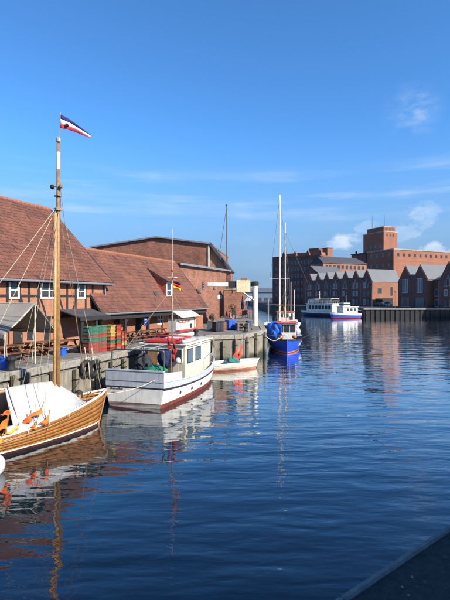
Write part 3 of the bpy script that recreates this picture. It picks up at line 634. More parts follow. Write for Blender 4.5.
# ------------------------------------------------------------------ things on the old quay
# grey canvas market tent: ridge runs inland, open gable towards the water
def ridge_tent():
    t_ = .95; sa, sb_ = s_at(4.5, t_), s_at(56.5, t_); sm = s_at(36, t_); wdt = sb_ - sa; xm = sm - sa; dep = 3.3
    zr = z_at(36, 302.6, t_) - ZQ; ze = z_at(56, 330, t_) - ZQ
    o = thing('market_tent', 'grey canvas ridge tent on pale poles at the quay edge before the timbered house', 'tent', Q(sa, t_), ALPHA)
    def slope(x_e):
        def fn(u, v):
            y = dep * u; x = xm + (x_e - xm) * v; z = zr + (ze - zr) * v - .09 * math.sin(math.pi * v) - .05 * math.sin(math.pi * u) + .012 * math.sin(u * 19) * v
            return (x, y, z)
        return fn
    for xe in (-.02, wdt + .02): MB().grid(slope(xe), 18, 10).build('canvas_slope', canvas_g, o, smooth=True, solid=.012)
    for xe in (-.02, wdt + .02): MB().box(xe - .012, xe + .012, 0, dep, ze - .16, ze - .012).build('valance', canvas_g, o)
    MB().prism([(.02, dep, ze), (wdt - .02, dep, ze), (xm, dep, zr - .03)], (0, .012, 0)).build('rear_gable', canvas_g, o)
    pm = mat('pale_pole', (.42, .37, .30), .6, .2, 5)
    for x, y, zt in ((0.05, .06, ze), (wdt - .05, .06, ze), (xm, .06, zr - .03), (.05, dep - .06, ze), (wdt - .05, dep - .06, ze), (xm, dep - .06, zr - .03)):
        MB().tube([(x, y, 0), (x, y, zt)], .035, 7).build('tent_pole', pm, o)
    MB().tube([(xm, .05, zr - .03), (xm, dep - .05, zr - .03)], .03, 6).build('ridge_pole', pm, o)
    for xe in (.05, wdt - .05): MB().tube([(xe, .05, ze - .02), (xe, dep - .05, ze - .02)], .025, 6).build('eave_pole', pm, o)
    for xe in (.05, wdt - .05): MB().tube([(xe, .06, ze - .02), (xm, .06, zr - .05)], .022, 6).build('rafter_pole', pm, o)
    MB().tube([(.05, .0, ze), (-.25, -.5, .08)], .010, 5).build('guy_rope', rope_m, o)
    MB().tube([(xm, .0, zr), (xm - .85, -.62, .08)], .010, 5).build('guy_rope', rope_m, o)
ridge_tent()

# picnic tables
def picnic_table(loc, rz, label):
    o = thing('picnic_table', label, 'picnic table', loc, rz, 'picnic tables along the tavern front')
    for y in (-.26, -.09, .08, .25): MB().box(-.9, .9, y - .075, y + .075, .70, .745).build('table_plank', bench_w, o)
    for s in (-1, 1):
        for y in (.62, .78): MB().box(-.9, .9, s * y - .07, s * y + .07, .42, .46).build('seat_plank', bench_w, o)
    for x in (-.62, .62):
        for s in (-1, 1): MB().beam((x, s * .68, 0), (x, s * .22, .70), .06, .09, up=(1, 0, 0)).build('leg', bench_w, o)
        MB().box(x - .03, x + .03, -.86, .86, .35, .415).build('cross_bar', bench_w, o)
        MB().box(x - .028, x + .028, -.34, .34, .635, .699).build('cross_bar', bench_w, o)
    return o
for px, t, lb in ((5, 3.0, 'wooden picnic table under the left side of the grey tent'), (24, 3.4, 'wooden picnic table beneath the middle of the grey tent'), (46, 3.2, 'wooden picnic table right of the tent by the boat mast'),
                  (63, 2.6, 'wooden picnic table before the dark awning post'), (131, 2.6, 'wooden picnic table between the two dark veranda posts'), (141, 2.4, 'wooden picnic table just left of the blue hanging sign'), (157, 2.6, 'wooden picnic table behind the fishing boat net heap')):
    picnic_table(Q(s_at(px, t), t), ALPHA + random.uniform(-.08, .08), lb)

# stacked fish crates
def crate_mesh(m_, lx=.80, ly=.45, h=.24):
    b = MB(); w_ = .025
    b.box(-lx / 2, lx / 2, -ly / 2, ly / 2, 0, .03)
    b.box(-lx / 2, lx / 2, -ly / 2, -ly / 2 + w_, .03, h - .05).box(-lx / 2, lx / 2, ly / 2 - w_, ly / 2, .03, h - .05)
    b.box(-lx / 2, -lx / 2 + w_, -ly / 2 + w_, ly / 2 - w_, .03, h - .05).box(lx / 2 - w_, lx / 2, -ly / 2 + w_, ly / 2 - w_, .03, h - .05)
    r_ = MB(); e = .022
    r_.box(-lx / 2 - e, lx / 2 + e, -ly / 2 - e, -ly / 2 + w_, h - .05, h).box(-lx / 2 - e, lx / 2 + e, ly / 2 - w_, ly / 2 + e, h - .05, h)
    r_.box(-lx / 2 - e, -lx / 2 + w_, -ly / 2 + w_, ly / 2 - w_, h - .05, h).box(lx / 2 - w_, lx / 2 + e, -ly / 2 + w_, ly / 2 - w_, h - .05, h)
    for x in (-.27, -.09, .09, .27): b.box(x - .014, x + .014, -ly / 2 - .012, -ly / 2, .03, h - .05).box(x - .014, x + .014, ly / 2, ly / 2 + .012, .03, h - .05)
    return b, r_
CM = {'green': green_pl, 'red': red_pl, 'orange': orange_pl, 'yellow': yellow_pl, 'brown': brown_pl}
CB = {}
NUM = ('bottom', 'second', 'third', 'fourth', 'fifth', 'sixth', 'top')
def crate(cn, loc, rz, label):
    o = thing('fish_crate', label, 'crate', loc, rz, 'stacked fish crates on the quay')
    if cn not in CB:
        a, b = crate_mesh(None); x = a.build('crate_body', CM[cn], o); y = b.build('rim', CM[cn], o); CB[cn] = (x, y)
    else:
        for src, nm in zip(CB[cn], ('crate_body', 'rim')): share(src, nm, o)
    return o
STK = ((90.5, 1.25, 0, 'leftmost', ('brown', 'red', 'brown', 'green', 'brown', 'green', 'green')),
       (99.5, 1.25, 0, 'second', ('red', 'brown', 'brown', 'green', 'red', 'green', 'green')),
       (107.5, 1.15, 90, 'third', ('red', 'orange', 'green', 'orange', 'yellow', 'yellow', 'yellow')),
       (113.5, 1.20, 90, 'fourth', ('orange', 'red', 'green', 'red', 'orange', 'red', 'red')),
       (119.0, 1.25, 90, 'rightmost', ('red', 'yellow', 'red', 'orange', 'red')))
for px, t, rot, nm, cols in STK:
    s = s_at(px, t)
    for k, cn in enumerate(cols):
        lab = ('topmost' if k == len(cols) - 1 else NUM[k] if k else 'bottom')
        crate(cn, Q(s + random.uniform(-.012, .012), t + random.uniform(-.012, .012), ZQ + .002 + k * .212), ALPHA + R(rot) + random.uniform(-.025, .025), f'{cn} plastic fish crate, {lab} of the {nm} crate stack')

# blue tub, bollards, fender piles, tyres
def tub(px, t, r, h, m_, label):
    o = thing('plastic_tub', label, 'tub', Q(s_at(px, t), t), 0)
    MB().lathe([(r * .82, 0), (r, h), (r * .93, h), (r * .78, .04)], 18).build('tub_body', m_, o, smooth=False)
    MB().tube([(r * 1.03 * math.cos(a * .35), r * 1.03 * math.sin(a * .35), h - .02) for a in range(18)], .03, 6, closed=True).build('rim', m_, o)
    for s in (-1, 1): MB().tube([(s * r, -.1, h - .08), (s * (r + .07), -.07, h - .14), (s * (r + .07), .07, h - .14), (s * r, .1, h - .08)], .015, 5).build('handle', steel, o)
tub(5.5, .9, .26, .55, blue_pl, 'round blue plastic tub by the left tent pole')
tub(62.5, 2.0, .24, .45, blue_pl, 'round blue plastic tub right of the tall mast')
def bollard(loc, label):
    o = thing('mooring_bollard', label, 'bollard', loc, 0, 'mooring bollards along the quay')
    MB().lathe([(.22, 0), (.20, .06), (.15, .12), (.14, .34), (.23, .42), (.24, .50), (.18, .57), (.05, .60)], 14).build('bollard_body', rubber, o, smooth=True)
    MB().lathe([(.30, 0), (.30, .03)], 14).build('base_plate', rubber, o)
bollard(Q(s_at(11, .25), .25, ZQ + .06), 'black iron mooring bollard beside the blue tub')
bollard(Q(s_at(196, .3), .3, ZQ + .06), 'black iron mooring bollard behind the white fishing boat')
bollard(P2 + Vector((.9, 2.8, .06)) + Vector((-.55, .1, 0)), 'black iron mooring bollard at the crane corner of the quay')
PILE = None
def pile(p, dirang, label, h=2.12, r=.105, m_=None):
    global PILE
    o = thing('fender_pile', label, 'timber pile', (p.x, p.y, -.6), dirang, 'timber fender piles along the quay wall')
    hh = h + .6 + random.uniform(-.3, .12)
    MB().box(-r, r, -r, r, 0, hh).build('post', m_ or pile_w, o, bevel=.03)
    MB().box(-r - .01, r + .01, -r - .012, r, hh - .55, hh - .47).build('iron_strap', rubber, o)
PLAB = ['beside the bollard', 'under the tent', 'left of the tall mast', 'right of the tall mast', 'near the tyres', 'below the green crates', 'below the red crates', 'behind the net heap', 'behind the fishing boat cabin', 'behind the dinghy']
for k, px in enumerate((14, 28, 53, 76, 98, 112, 124, 150, 190, 207)):
    pile(Q(s_at(px, -.30), -.30), ALPHA, f'pale timber fender pile {PLAB[k]}')
for k, (d, lb) in enumerate(((.6, 'left of the red dinghy flags'), (1.5, 'behind the red dinghy flags'), (2.6, 'right of the red dinghy flags'))):
    dv = (P2 - P1).normalized(); nv = Vector((dv.y, -dv.x, 0)); pile(P1 + dv * d + nv * .3, math.atan2(dv.y, dv.x), f'pale timber fender pile {lb}')
for k, (d, lb) in enumerate(((.25, 'at the near quay corner under the crane'), (2.6, 'midway below the white crane'), (5.2, 'at the last quay corner by the blue boat'))):
    dv = (P3 - P2).normalized(); nv = Vector((dv.y, -dv.x, 0)); pile(P2 + dv * d + nv * .3, math.atan2(dv.y, dv.x), f'tall pale timber pile {lb}', h=2.45)
def tyre(p, ang, label, r=.33):
    o = thing('tyre_fender', label, 'tyre', p, ang, 'tyre fenders hung on the quay wall')
    MB().tube([(math.cos(a * math.pi / 9) * r, 0, math.sin(a * math.pi / 9) * r) for a in range(18)], .13, 8, closed=True).build('tyre_body', rubber, o, smooth=True)
    MB().tube([(0, 0, r + .1), (0, .12, r + .75)], .02, 5).build('hanging_rope', rope_m, o)
for px, z, lb in ((86.5, 1.85, 'left one of the black tyres hung on the quay wall behind the wooden bow'), (93.5, 1.75, 'right one of the black tyres hung on the quay wall behind the wooden bow')):
    tyre(Q(s_at(px, -.30), -.30, z), ALPHA, lb)

# fish kiosk behind the fishing boat
kt = 1.3; ks = s_at(176, kt); ke = s_at(194, kt); kl = ke - ks
kz = z_at(185, 333, kt) - ZQ
kk = thing('fish_kiosk', 'small white fish kiosk with cream awning and menu boards behind the fishing boat', 'kiosk', Q(ks, kt), ALPHA)
ztop = z_at(180, 319, kt) - ZQ
MB().box(0, kl, 0, .7, 0, ztop).build('kiosk_body', white_p, kk)
MB().slab((-.05, -.55, ztop + .18), (kl + .05, -.55, ztop + .18), (kl + .05, .25, ztop + .62), (-.05, .25, ztop + .62), .05).build('awning', mat('cream_awning', (.72, .68, .48), .8, .15, 2), kk)
MB().box(-.04, kl + .04, -.0, .74, ztop + .003, ztop + .10).build('roof', roof_dark, kk)
for x in (.02, kl - .02): MB().beam((x, -.5, ztop + .17), (x, -.02, ztop - .1), .03, .03, up=(1, 0, 0)).build('awning_arm', steel, kk)
MB().box(kl * .12, kl * .66, -.05, -.003, ztop - .30, ztop - .12).build('red_sign', red_p, kk)
MB().box(kl * .16, kl * .30, -.056, -.051, ztop - .25, ztop - .17).box(kl * .34, kl * .46, -.056, -.051, ztop - .25, ztop - .17).box(kl * .5, kl * .62, -.056, -.051, ztop - .25, ztop - .17).build('lettering', mat('sign_ink', (.7, .35, .25), .6, .2, 5), kk)
MB().box(kl * .06, kl * .62, -.05, -.003, ztop - .72, ztop - .40).build('blue_picture', mat('pale_blue_print', (.36, .52, .68), .5, .4, 5), kk)
MB().box(kl * .72, kl * .95, -.05, -.003, ztop - .34, ztop - .06).build('menu_picture', mat('menu_print', (.40, .40, .32), .6, .5, 9), kk)
MB().box(kl * .74, kl * .86, -.052, -.003, ztop - .78, ztop - .46).build('hatch', rubber, kk)
MB().box(kl + .06, kl + .12, -.1, .5, ztop - .8, ztop + .05).build('side_board', mat('pale_green_board', (.42, .50, .36), .6, .2, 4), kk)
MB().box(-.05, kl + .05, -.35, -.003, ztop - .96, ztop - .86).build('counter', red_p, kk)

# planter, containers, deck steps, plant, terrace
def leaves(m, c, rad, n, size, rn, sq=1.0):
    for k in range(n):
        a = rn.random() * 6.283; u = rn.uniform(-1, 1); r_ = rad * rn.random() ** .4; h_ = math.sqrt(1 - u * u)
        p = Vector((c[0] + r_ * h_ * math.cos(a), c[1] + r_ * h_ * math.sin(a), c[2] + r_ * u * sq)); n_ = Vector((rn.gauss(0, 1), rn.gauss(0, 1), rn.gauss(.5, 1))).normalized()
        x = n_.orthogonal().normalized() * size * rn.uniform(.6, 1.3); y = n_.cross(x).normalized() * size * .5
        m.face([p - x, p + y, p + x, p - y], rn.uniform(.5, 1.5))
def planter(loc, rz, label, lm, bm_, h=.75, w_=.3, rad=.38, ch=1.15):
    o = thing('planter', label, 'planter', loc, rz)
    MB().prism([(-w_, -w_, h), (w_, -w_, h), (w_, w_, h), (-w_, w_, h)], (0, 0, -h)).build('box', bm_, o, bevel=.02)
    MB().box(-w_ - .03, w_ + .03, -w_ - .03, w_ + .03, h + .002, h + .06).build('rim', bm_, o)
    MB().tube([(0, 0, h), (.03, .02, ch)], .03, 5).build('stem', grey_wood, o)
    f = MB(); rn = random.Random(11); leaves(f, (0, 0, ch), rad, 240, .075, rn, 1.1); f.build('foliage', lm, o, recalc=False)
planter(Q(s_at(212, 2.2), 2.2), ALPHA, 'grey green planter box with a dry brown bush by the tavern corner', leaf_br, mat('grey_green_box', (.14, .19, .18), .7, .25, 3), h=.85, w_=.36, rad=.30, ch=1.25)
gp = at(232, 318, 52); planter((gp.x, gp.y, ZQ + .8), .2, 'red flower tub with a green shrub beside the brick store', leaf_m, mat('terracotta', (.50, .14, .09), .7, .25, 3), h=.45, w_=.30, rad=.55, ch=1.1)
def container(px, t, lx, ly, h, m_, label):
    o = thing('storage_box', label, 'box', Q(s_at(px, t), t), ALPHA - R(38))
    MB().prism([(-lx * .46, -ly * .46, 0), (lx * .46, -ly * .46, 0), (lx * .46, ly * .46, 0), (-lx * .46, ly * .46, 0)], (0, 0, .06)).build('base', rubber, o)
    MB().box(-lx / 2, lx / 2, -ly / 2, ly / 2, .06, h).build('box_body', m_, o, bevel=.03)
    MB().box(-lx / 2 - .03, lx / 2 + .03, -ly / 2 - .03, ly / 2 + .03, h + .002, h + .09).build('lid', m_, o, bevel=.02)
    for k in (-.3, 0, .3): MB().box(k * lx - .03, k * lx + .03, -ly / 2 - .02, -ly / 2, .1, h - .05).build('rib', m_, o)
container(219, .95, 1.05, .8, .82, mat('dark_blue_black_plastic', (.012, .016, .03), .5, .3, 4), 'black plastic storage box beside the blue one on the quay')
container(230.5, .75, .78, .8, .9, blue_pl, 'bright blue plastic storage box on the quay by the dinghy')
# wooden steps up to the terrace
sp = at(236, 330, 44); 
st = thing('deck_steps', 'broad weathered wooden deck steps below the terrace tables', 'steps', (sp.x - .2, sp.y - .3, ZQ), R(-3))
for k in range(5):
    for j in range(2): MB().box(-1.9, 1.75, k * .42 + j * .21, k * .42 + j * .21 + .195, .16 * (k + 1) - .035, .16 * (k + 1)).build('tread_plank', grey_wood, st)
    MB().box(-1.9, 1.75, k * .42 + .02, k * .42 + .045, .16 * k, .16 * (k + 1) - .036).build('riser', grey_wood, st)
MB().box(-1.9, 1.75, 2.12, 13.0, 0, .80).build('terrace_deck', grey_wood, st)
for x in (-1.95, 1.8): MB().box(x - .05, x + .05, -.05, .05, 0, 1.0).build('newel_post', grey_wood, st)
def cafe_table(loc, label, m_):
    o = thing('terrace_table', label, 'table', loc, .2, 'red terrace tables')
    MB().box(-.6, .6, -.4, .4, .70, .75).build('table_top', m_, o, bevel=.01)
    for x in (-.5, .5):
        for y in (-.3, .3): MB().box(x - .025, x + .025, y - .025, y + .025, 0, .70).build('leg', rubber, o)
p0 = at(239, 315, 49.8); cafe_table((p0.x, p0.y, ZQ + .8), 'red terrace table by the green shrub', red_p)
p0 = at(246, 315, 50.0); cafe_table((p0.x, p0.y, ZQ + .8), 'red terrace table beside the white crane column', red_p)
# brick pier wall behind the terrace
pw = at(234, 310, 58); wl = thing('brick_wall', 'low red brick wall end behind the green shrub', 'wall', (pw.x, pw.y, ZQ), R(10))
MB().box(-1.3, 1.5, 0, .5, 0, 4.1).build('brickwork', brick_red, wl); MB().box(-1.4, 1.6, -.08, .58, 4.1, 4.25).build('wall_coping', granite, wl)
# folded parasols on the terrace
def parasol(px, py, Y, label, tilt, m_):
    p = at(px, py, Y); o = thing('parasol', label, 'parasol', (p.x, p.y, ZQ + .8), 0, 'parasols on the terrace')
    MB().tube([(0, 0, 0), (0, 0, 2.5)], .025, 6).build('pole', steel, o)
    MB().lathe([(.28, 0), (.28, .06)], 10).build('base', rubber, o)
    c = MB(); n = 8; ap = (tilt, 0, 2.55)
    for k in range(n):
        a, b = 2 * math.pi * k / n, 2 * math.pi * (k + 1) / n
        c.face([ap, (tilt + .95 * math.cos(a), .95 * math.sin(a), 2.0 + tilt * math.cos(a)), (tilt + .95 * math.cos(b), .95 * math.sin(b), 2.0 + tilt * math.cos(b))])
    c.build('canopy', m_, o, solid=.01)
parasol(246.5, 310, 53, 'white open parasol over the red terrace tables', .25, white_p)

# slewing crane on the quay corner
cb = ground(255, 325.5, ZQ); cz = lambda py: at(255, py, cb.y).z - ZQ
cr = thing('column_crane', 'white column crane with cream jib box and long white arm on the quay corner', 'crane', (cb.x, cb.y, ZQ), 0)
mpx = cb.y / F
MB().lathe([(.42, 0), (.42, .08), (.31, .14), (.30, cz(287)), (.34, cz(287)), (.34, cz(286))], 16).build('column', white_p, cr, smooth=False)
MB().lathe([(.36, cz(285.9)), (.42, cz(285)), (.42, cz(282.5)), (.30, cz(281.5))], 14).build('slew_head', rubber, cr)
MB().beam((-2.9 * mpx, 0, cz(284)), (-5 * mpx, 0, cz(284)), .35, .5).build('jib_hinge', rubber, cr)
MB().box(-19 * mpx, -5.0 * mpx, -.42, .42, cz(292.5), cz(280.5)).build('jib_box', mat('cream_crane_paint', (.60, .52, .33), .6, .2, 3, streak=.25), cr, bevel=.05)
MB().box(-14 * mpx, -8 * mpx, -.2, .2, cz(280.4), cz(278)).build('winch', mat('rust_brown', (.22, .10, .06), .8, .3, 5), cr)
MB().beam((-26 * mpx, 0, cz(284.5)), (-18.9 * mpx, 0, cz(284.5)), .6, .7).build('elbow', rubber, cr)
MB().box(-47.5 * mpx, -26 * mpx, -.22, .22, cz(286.3), cz(282.3)).build('arm', white_p, cr, bevel=.03)
MB().tube([(-2 * mpx, -.3, cz(300)), (-12 * mpx, -.3, cz(292.4))], .09, 8).build('ram', steel, cr)
MB().tube([(-.3, -.36, .1), (-.3, -.36, cz(290))], .035, 6).build('hydraulic_pipe', rubber, cr)
MB().tube([(-23 * mpx, 0, cz(286.5)), (-23 * mpx, 0, cz(291))], .03, 5).tube([(-23 * mpx, 0, cz(291)), (-23 * mpx + .1, 0, cz(292.4)), (-23 * mpx - .05, 0, cz(293))], .05, 5).build('hook', rubber, cr)
# tall dark pole with a raking stay
pp = at(226.5, 300, 74); po = thing('flag_pole', 'tall thin dark pole with raking stay behind the brick hall', 'pole', (pp.x, pp.y, ZQ), 0)
ht = at(226.5, 206, 74).z - ZQ
MB().tube([(0, 0, 0), (0, 0, ht)], .13, 7, r2=.06).build('pole', rope_d, po); MB().sphere((0, 0, ht + .12), .18, 8, 6).build('truck', rope_d, po)
MB().tube([(0.0, 0, ht - .3), (-.8, 0, at(222, 240, 74).z - ZQ), (-1.4, 0, at(222, 262, 74).z - ZQ)], .05, 5).build('stay', rope_d, po)
MB().lathe([(.35, 0), (.3, .3)], 10).build('base', rubber, po)
# van and small shed on the far part of the old quay

# furniture and stores on the terrace and quay corner
def closed_parasol(px, Y, label):
    p = at(px, 310, Y); o = thing('closed_parasol', label, 'parasol', (p.x, p.y, ZQ + .8), 0)
    MB().tube([(0, 0, 0), (0, 0, 2.6)], .025, 6).build('pole', steel, o); MB().lathe([(.05, .95), (.17, 1.1), (.12, 1.9), (.03, 2.55)], 8).build('furled_canopy', mat('navy_canopy', (.02, .03, .09), .8, .25, 4), o, smooth=True)
    MB().lathe([(.25, 0), (.25, .07)], 10).build('base', rubber, o)
closed_parasol(242.5, 51, 'furled navy parasol left of the crane column')
closed_parasol(247.0, 56, 'furled navy parasol just behind the crane column')
def chair(px, Y, rz, label):
    p = at(px, 310, Y); o = thing('terrace_chair', label, 'chair', (p.x, p.y, ZQ + .8), rz, 'dark chairs on the terrace')
    MB().box(-.22, .22, -.22, .22, .42, .46).build('seat', rubber, o); MB().box(-.22, .22, .19, .23, .46, .92).build('backrest', rubber, o)
    for x in (-.2, .2):
        for y in (-.2, .2): MB().box(x - .02, x + .02, y - .02, y + .02, 0, .42).build('leg', steel, o)
for k, (px, Y, rz, lb) in enumerate(((234.8, 48.9, .3, 'dark terrace chair left of the first red table'), (243.2, 48.6, -.4, 'dark terrace chair between the two red tables'), (246.0, 51.2, 2.9, 'dark terrace chair behind the second red table'))): chair(px, Y, rz, lb)
pl_ = ground(242, 330.5, ZQ); o = thing('pallet_stack', 'stack of grey wooden pallets beside the crane column', 'pallets', (pl_.x, pl_.y, ZQ), .25)
for k in range(5):
    for x in (-.5, 0, .5): MB().box(x - .05, x + .05, -.5, .5, k * .145, k * .145 + .10).build('bearer', grey_wood, o)
    for y in (-.42, -.21, 0, .21, .42): MB().box(-.6, .6, y - .06, y + .06, k * .145 + .102, k * .145 + .142).build('slat', grey_wood, o)
def barrel(px, py, label, m_):
    p_ = ground(px, py, ZQ); o = thing('oil_drum', label, 'drum', (p_.x, p_.y, ZQ), 0)
    MB().lathe([(.27, 0), (.28, .02), (.28, .28), (.295, .30), (.28, .32), (.28, .56), (.295, .58), (.28, .60), (.28, .86), (.27, .88), (.25, .86)], 14).build('drum_body', m_, o)
    MB().lathe([(.04, .86), (.04, .90)], 8, (.12, 0, 0)).build('bung', steel, o)
barrel(223.5, 331.5, 'small rusty drum in front of the black storage box', mat('rust_drum', (.16, .07, .04), .8, .4, 5)); barrel(248.3, 329.5, 'dark blue drum right of the pallet stack', mat('navy_drum', (.02, .04, .12), .6, .3, 5))
# iron ladder on the quay wall behind the cutter and loose lines on the coping
lp = Q(s_at(133, -.2), -.2); o = thing('quay_ladder', 'rusty iron ladder on the quay wall behind the net heap', 'ladder', (lp.x, lp.y, -.3), ALPHA)
for x in (-.2, .2): MB().tube([(x, 0, 0), (x, 0, 2.75), (x, .35, 2.95)], .025, 6).build('rail', mat('rusty_iron', (.12, .055, .035), .8, .4, 6), o)
for k in range(9): MB().tube([(-.2, 0, .2 + k * .28), (.2, 0, .2 + k * .28)], .018, 5).build('rung', mat('rusty_iron', (.12, .055, .035)), o)

# ------------------------------------------------------------------ boats
class Hull:
    def __init__(s, L, B, sheer, draft, stern_w=.8, bow_pow=2.2, rake=.5, stern_rake=.2, flare=.12, full=.62, mid=.45, bow_e=.75):
        s.L, s.B, s.sheer, s.draft, s.sw, s.bp, s.rake, s.sr, s.flare, s.full, s.mid, s.be = L, B, sheer, draft, stern_w, bow_pow, rake, stern_rake, flare, full, mid, bow_e
    def half(s, a):
        if a < s.mid:
            q = a / s.mid; return s.B / 2 * (s.sw + (1 - s.sw) * math.sin(q * math.pi / 2) ** (.8 if s.sw > .3 else .62))
        q = (a - s.mid) / (1 - s.mid); return s.B / 2 * max(0.0, 1 - q ** s.bp) ** s.be
    def pt(s, a, v, side, off=0.0):
        S = s.sheer(a); z = S * (1 - v) - s.draft * v
        y = s.half(a) * max(0.0, 1 - v ** 2.4) ** s.full * (1 - s.flare * v * (0.4 + a)) 
        x = s.L * (a - .5) + s.rake * (a ** 5) * ((1 - v) - .35) - s.sr * ((1 - a) ** 5) * (.5 - v) * -1 * -1
        return (x, side * (y + off * (1 if y > .03 else .3)), z)
    def band(s, v0, v1, off=0.0, na=30, nv=3, transom=True, a0=0.0, a1=1.0, sides=(-1, 1), off1=None):
        m = MB(); off1 = off if off1 is None else off1
        for sd in sides:
            m.grid(lambda u, v, sd=sd: s.pt(a0 + (a1 - a0) * u, v0 + (v1 - v0) * v, sd, off + (off1 - off) * v), na, nv)
        if transom and a0 == 0.0:
            for k in range(nv):
                va, vb = v0 + (v1 - v0) * k / nv, v0 + (v1 - v0) * (k + 1) / nv
                oa, ob = off + (off1 - off) * k / nv, off + (off1 - off) * (k + 1) / nv
                m.face([s.pt(0, va, -1, oa), s.pt(0, va, 1, oa), s.pt(0, vb, 1, ob), s.pt(0, vb, -1, ob)])
        return m
    def band_z(s, z0, z1, off=0.0, na=30, nv=2, transom=True, sides=(-1, 1)):
        """a stripe between two heights above the water"""
        m = MB(); vz = lambda a, z: min(.995, max(0.0, (s.sheer(a) - z) / (s.sheer(a) + s.draft)))
        for sd in sides: m.grid(lambda u, v, sd=sd: s.pt(u, vz(u, z0 + (z1 - z0) * v), sd, off), na, nv)
        if transom:
            for k in range(nv):
                va, vb = (vz(0, z0 + (z1 - z0) * (k + i) / nv) for i in (0, 1))
                m.face([s.pt(0, va, -1, off), s.pt(0, va, 1, off), s.pt(0, vb, 1, off), s.pt(0, vb, -1, off)])
        return m
    def deck(s, dz, inset=.05, a0=0.0, a1=.985, n=24):
        m = MB()
        def f(u, v):
            a = a0 + (a1 - a0) * u; p = s.pt(a, 0, 1); h = max(.01, s.half(a) - inset); return (p[0], -h + 2 * h * v, p[2] + dz + .03 * (1 - (2 * v - 1) ** 2))
        return m.grid(f, n, 4)
    def rail(s, r, dz=0.0, inset=0.0, a0=0.0, a1=1.0, n=30, seg=6, side=None):
        m = MB()
        for sd in ((-1, 1) if side is None else (side,)):
            pts = []
            for k in range(n + 1):
                a = a0 + (a1 - a0) * k / n; p = s.pt(a, 0, sd); pts.append((p[0], sd * max(0.0, abs(p[1]) - inset), p[2] + dz))
            m.tube(pts, r, seg)
        return m

# ---- varnished wooden sailing boat
hx_, hy_ = .70, .715; hn = math.hypot(hx_, hy_); wang = math.atan2(hy_, hx_)
wb = thing('wooden_sailing_boat', 'varnished wooden sailing boat with white tarpaulin tent and tall mast', 'boat', (-5.42 - hx_ / hn * 4.55, 19.5 - hy_ / hn * 4.55, 0), wang)
wh = Hull(9.0, 2.75, lambda a: .68 + .86 * max(0, a - .42) ** 1.7 * 2.2 + .5 * max(0, .4 - a) ** 1.6 * 2, .55, stern_w=.05, bow_pow=2.3, rake=.55, stern_rake=.1, flare=.10, full=.60, mid=.48, bow_e=.78)
wh.band(.985, 1.0, 0, 30, 1).build('keel', varnish, wb)
NS = 6; ZWL = .13
def strake(k, sd):
    def f(u, v):
        vw = (wh.sheer(u) - ZWL) / (wh.sheer(u) + wh.draft); return wh.pt(u, vw * (k + v * 1.06) / NS, sd, .010 * v)
    return MB().grid(f, 34, 2)
for k in range(NS):
    for sd in (-1, 1): strake(k, sd).build('strake', varnish, wb, smooth=True, solid=.012)
wh.band_z(ZWL + .02, -.5, .012, 34, 4, False).build('boot_top', mat('dark_bottom_paint', (.07, .022, .014), .6, .3, 4), wb, smooth=True)
wh.band_z(ZWL + .055, ZWL - .015, .045, 34, 1, False).build('waterline_stripe', white_p, wb)
MB().tube([wh.pt(1.0, v / 10, 1) for v in range(11)], .06, 6).build('stem', varnish, wb)
wh.rail(.055, .02, .0).build('gunwale_rail', white_p, wb, smooth=True)
wh.rail(.022, -.16, -.025, n=34).build('rubbing_strake', spar_w, wb)
wh.deck(-.22).build('deck', deck_w, wb)
wh.rail(.05, -.20, .12, a0=.55).build('inner_waterway', spar_w, wb)
# mast, topmast, gaff laid along it
mx = 2.66
mast = MB().tube([(mx, 0, .2), (mx, 0, 6.5), (mx + .02, 0, 11.70)], .105, 10, r2=.065).build('mast', spar_w, wb, smooth=True)
MB().tube([(mx + .02, 0, 10.65), (mx + .02, 0, 11.35)], .075, 10).build('white_band', white_p, mast)
MB().lathe([(.05, 0), (.10, .05), (.10, .16), (.04, .24)], 10, (mx + .02, 0, 11.72)).build('mast_cap', steel, mast)
MB().box(mx - .08, mx + .10, -.17, .17, 9.56, 9.61).build('crosstree', spar_w, mast); MB().box(mx - .115, mx + .125, -.125, .125, 8.98, 9.08).build('mast_hounds', spar_w, mast)
MB().lathe([(.02, -.1), (.09, -.05), (.09, .05), (.02, .1)], 8, (mx - .14, .20, 9.95)).build('block', rubber, mast)
MB().tube([(mx, 0, 9.97), (mx - .14, .20, 9.97)], .02, 5).build('bracket', rubber, mast)
MB().lathe([(.02, -.1), (.07, -.05), (.07, .05), (.02, .1)], 8, (mx + .05, -.18, 9.95)).build('block', spar_w, mast)
MB().tube([(mx - .17, -.08, 1.6), (mx - .15, -.08, 5.2), (mx - .13, -.08, 8.85)], .062, 8, r2=.05).build('gaff_spar', mat('golden_spar', (.50, .27, .09), .45, .3, 6), wb, smooth=True)
MB().tube([(mx - .1, 0, 2.02), (-3.6, .1, 1.95)], .07, 8).build('boom', spar_w, wb)
rope_s = mat('grey_rope', (.30, .26, .19), .9, .3, 30)
def rig(name, a, b, r=.012, m_=None, sag=0.0):
    a = Vector(a); b = Vector(b); pts = [a.lerp(b, k / 8) - Vector((0, 0, sag * math.sin(math.pi * k / 8))) for k in range(9)]
    return MB().tube(pts, r, 5).build(name, m_ or rope_m, wb)
for x, y in ((1.55, -1.2), (1.15, -1.25)): rig('shroud', (mx, -.08, 9.0), (x, y, .85), .009, rope_s)
for x, y in ((1.55, 1.2), (1.15, 1.25)): rig('shroud', (mx, .08, 9.0), (x, y, .85), .009, rope_s)
rig('forestay', (mx + .06, 0, 9.6), (4.62, 0, 1.45), .010, rope_s); rig('forestay', (mx + .06, 0, 9.0), (4.0, 0, 1.25), .012, spar_w)
rig('topmast_stay', (mx + .03, 0, 11.5), (mx + .1, -.05, 9.1), .010, rope_d); rig('halyard', (mx + .1, .1, 9.4), (mx + .15, .18, 1.4), .009)
rig('topping_lift', (mx, 0, 9.2), (-2.2, .05, 2.2), .010); rig('backstay', (mx - .03, .05, 9.1), (-.8, 1.3, .85), .012)
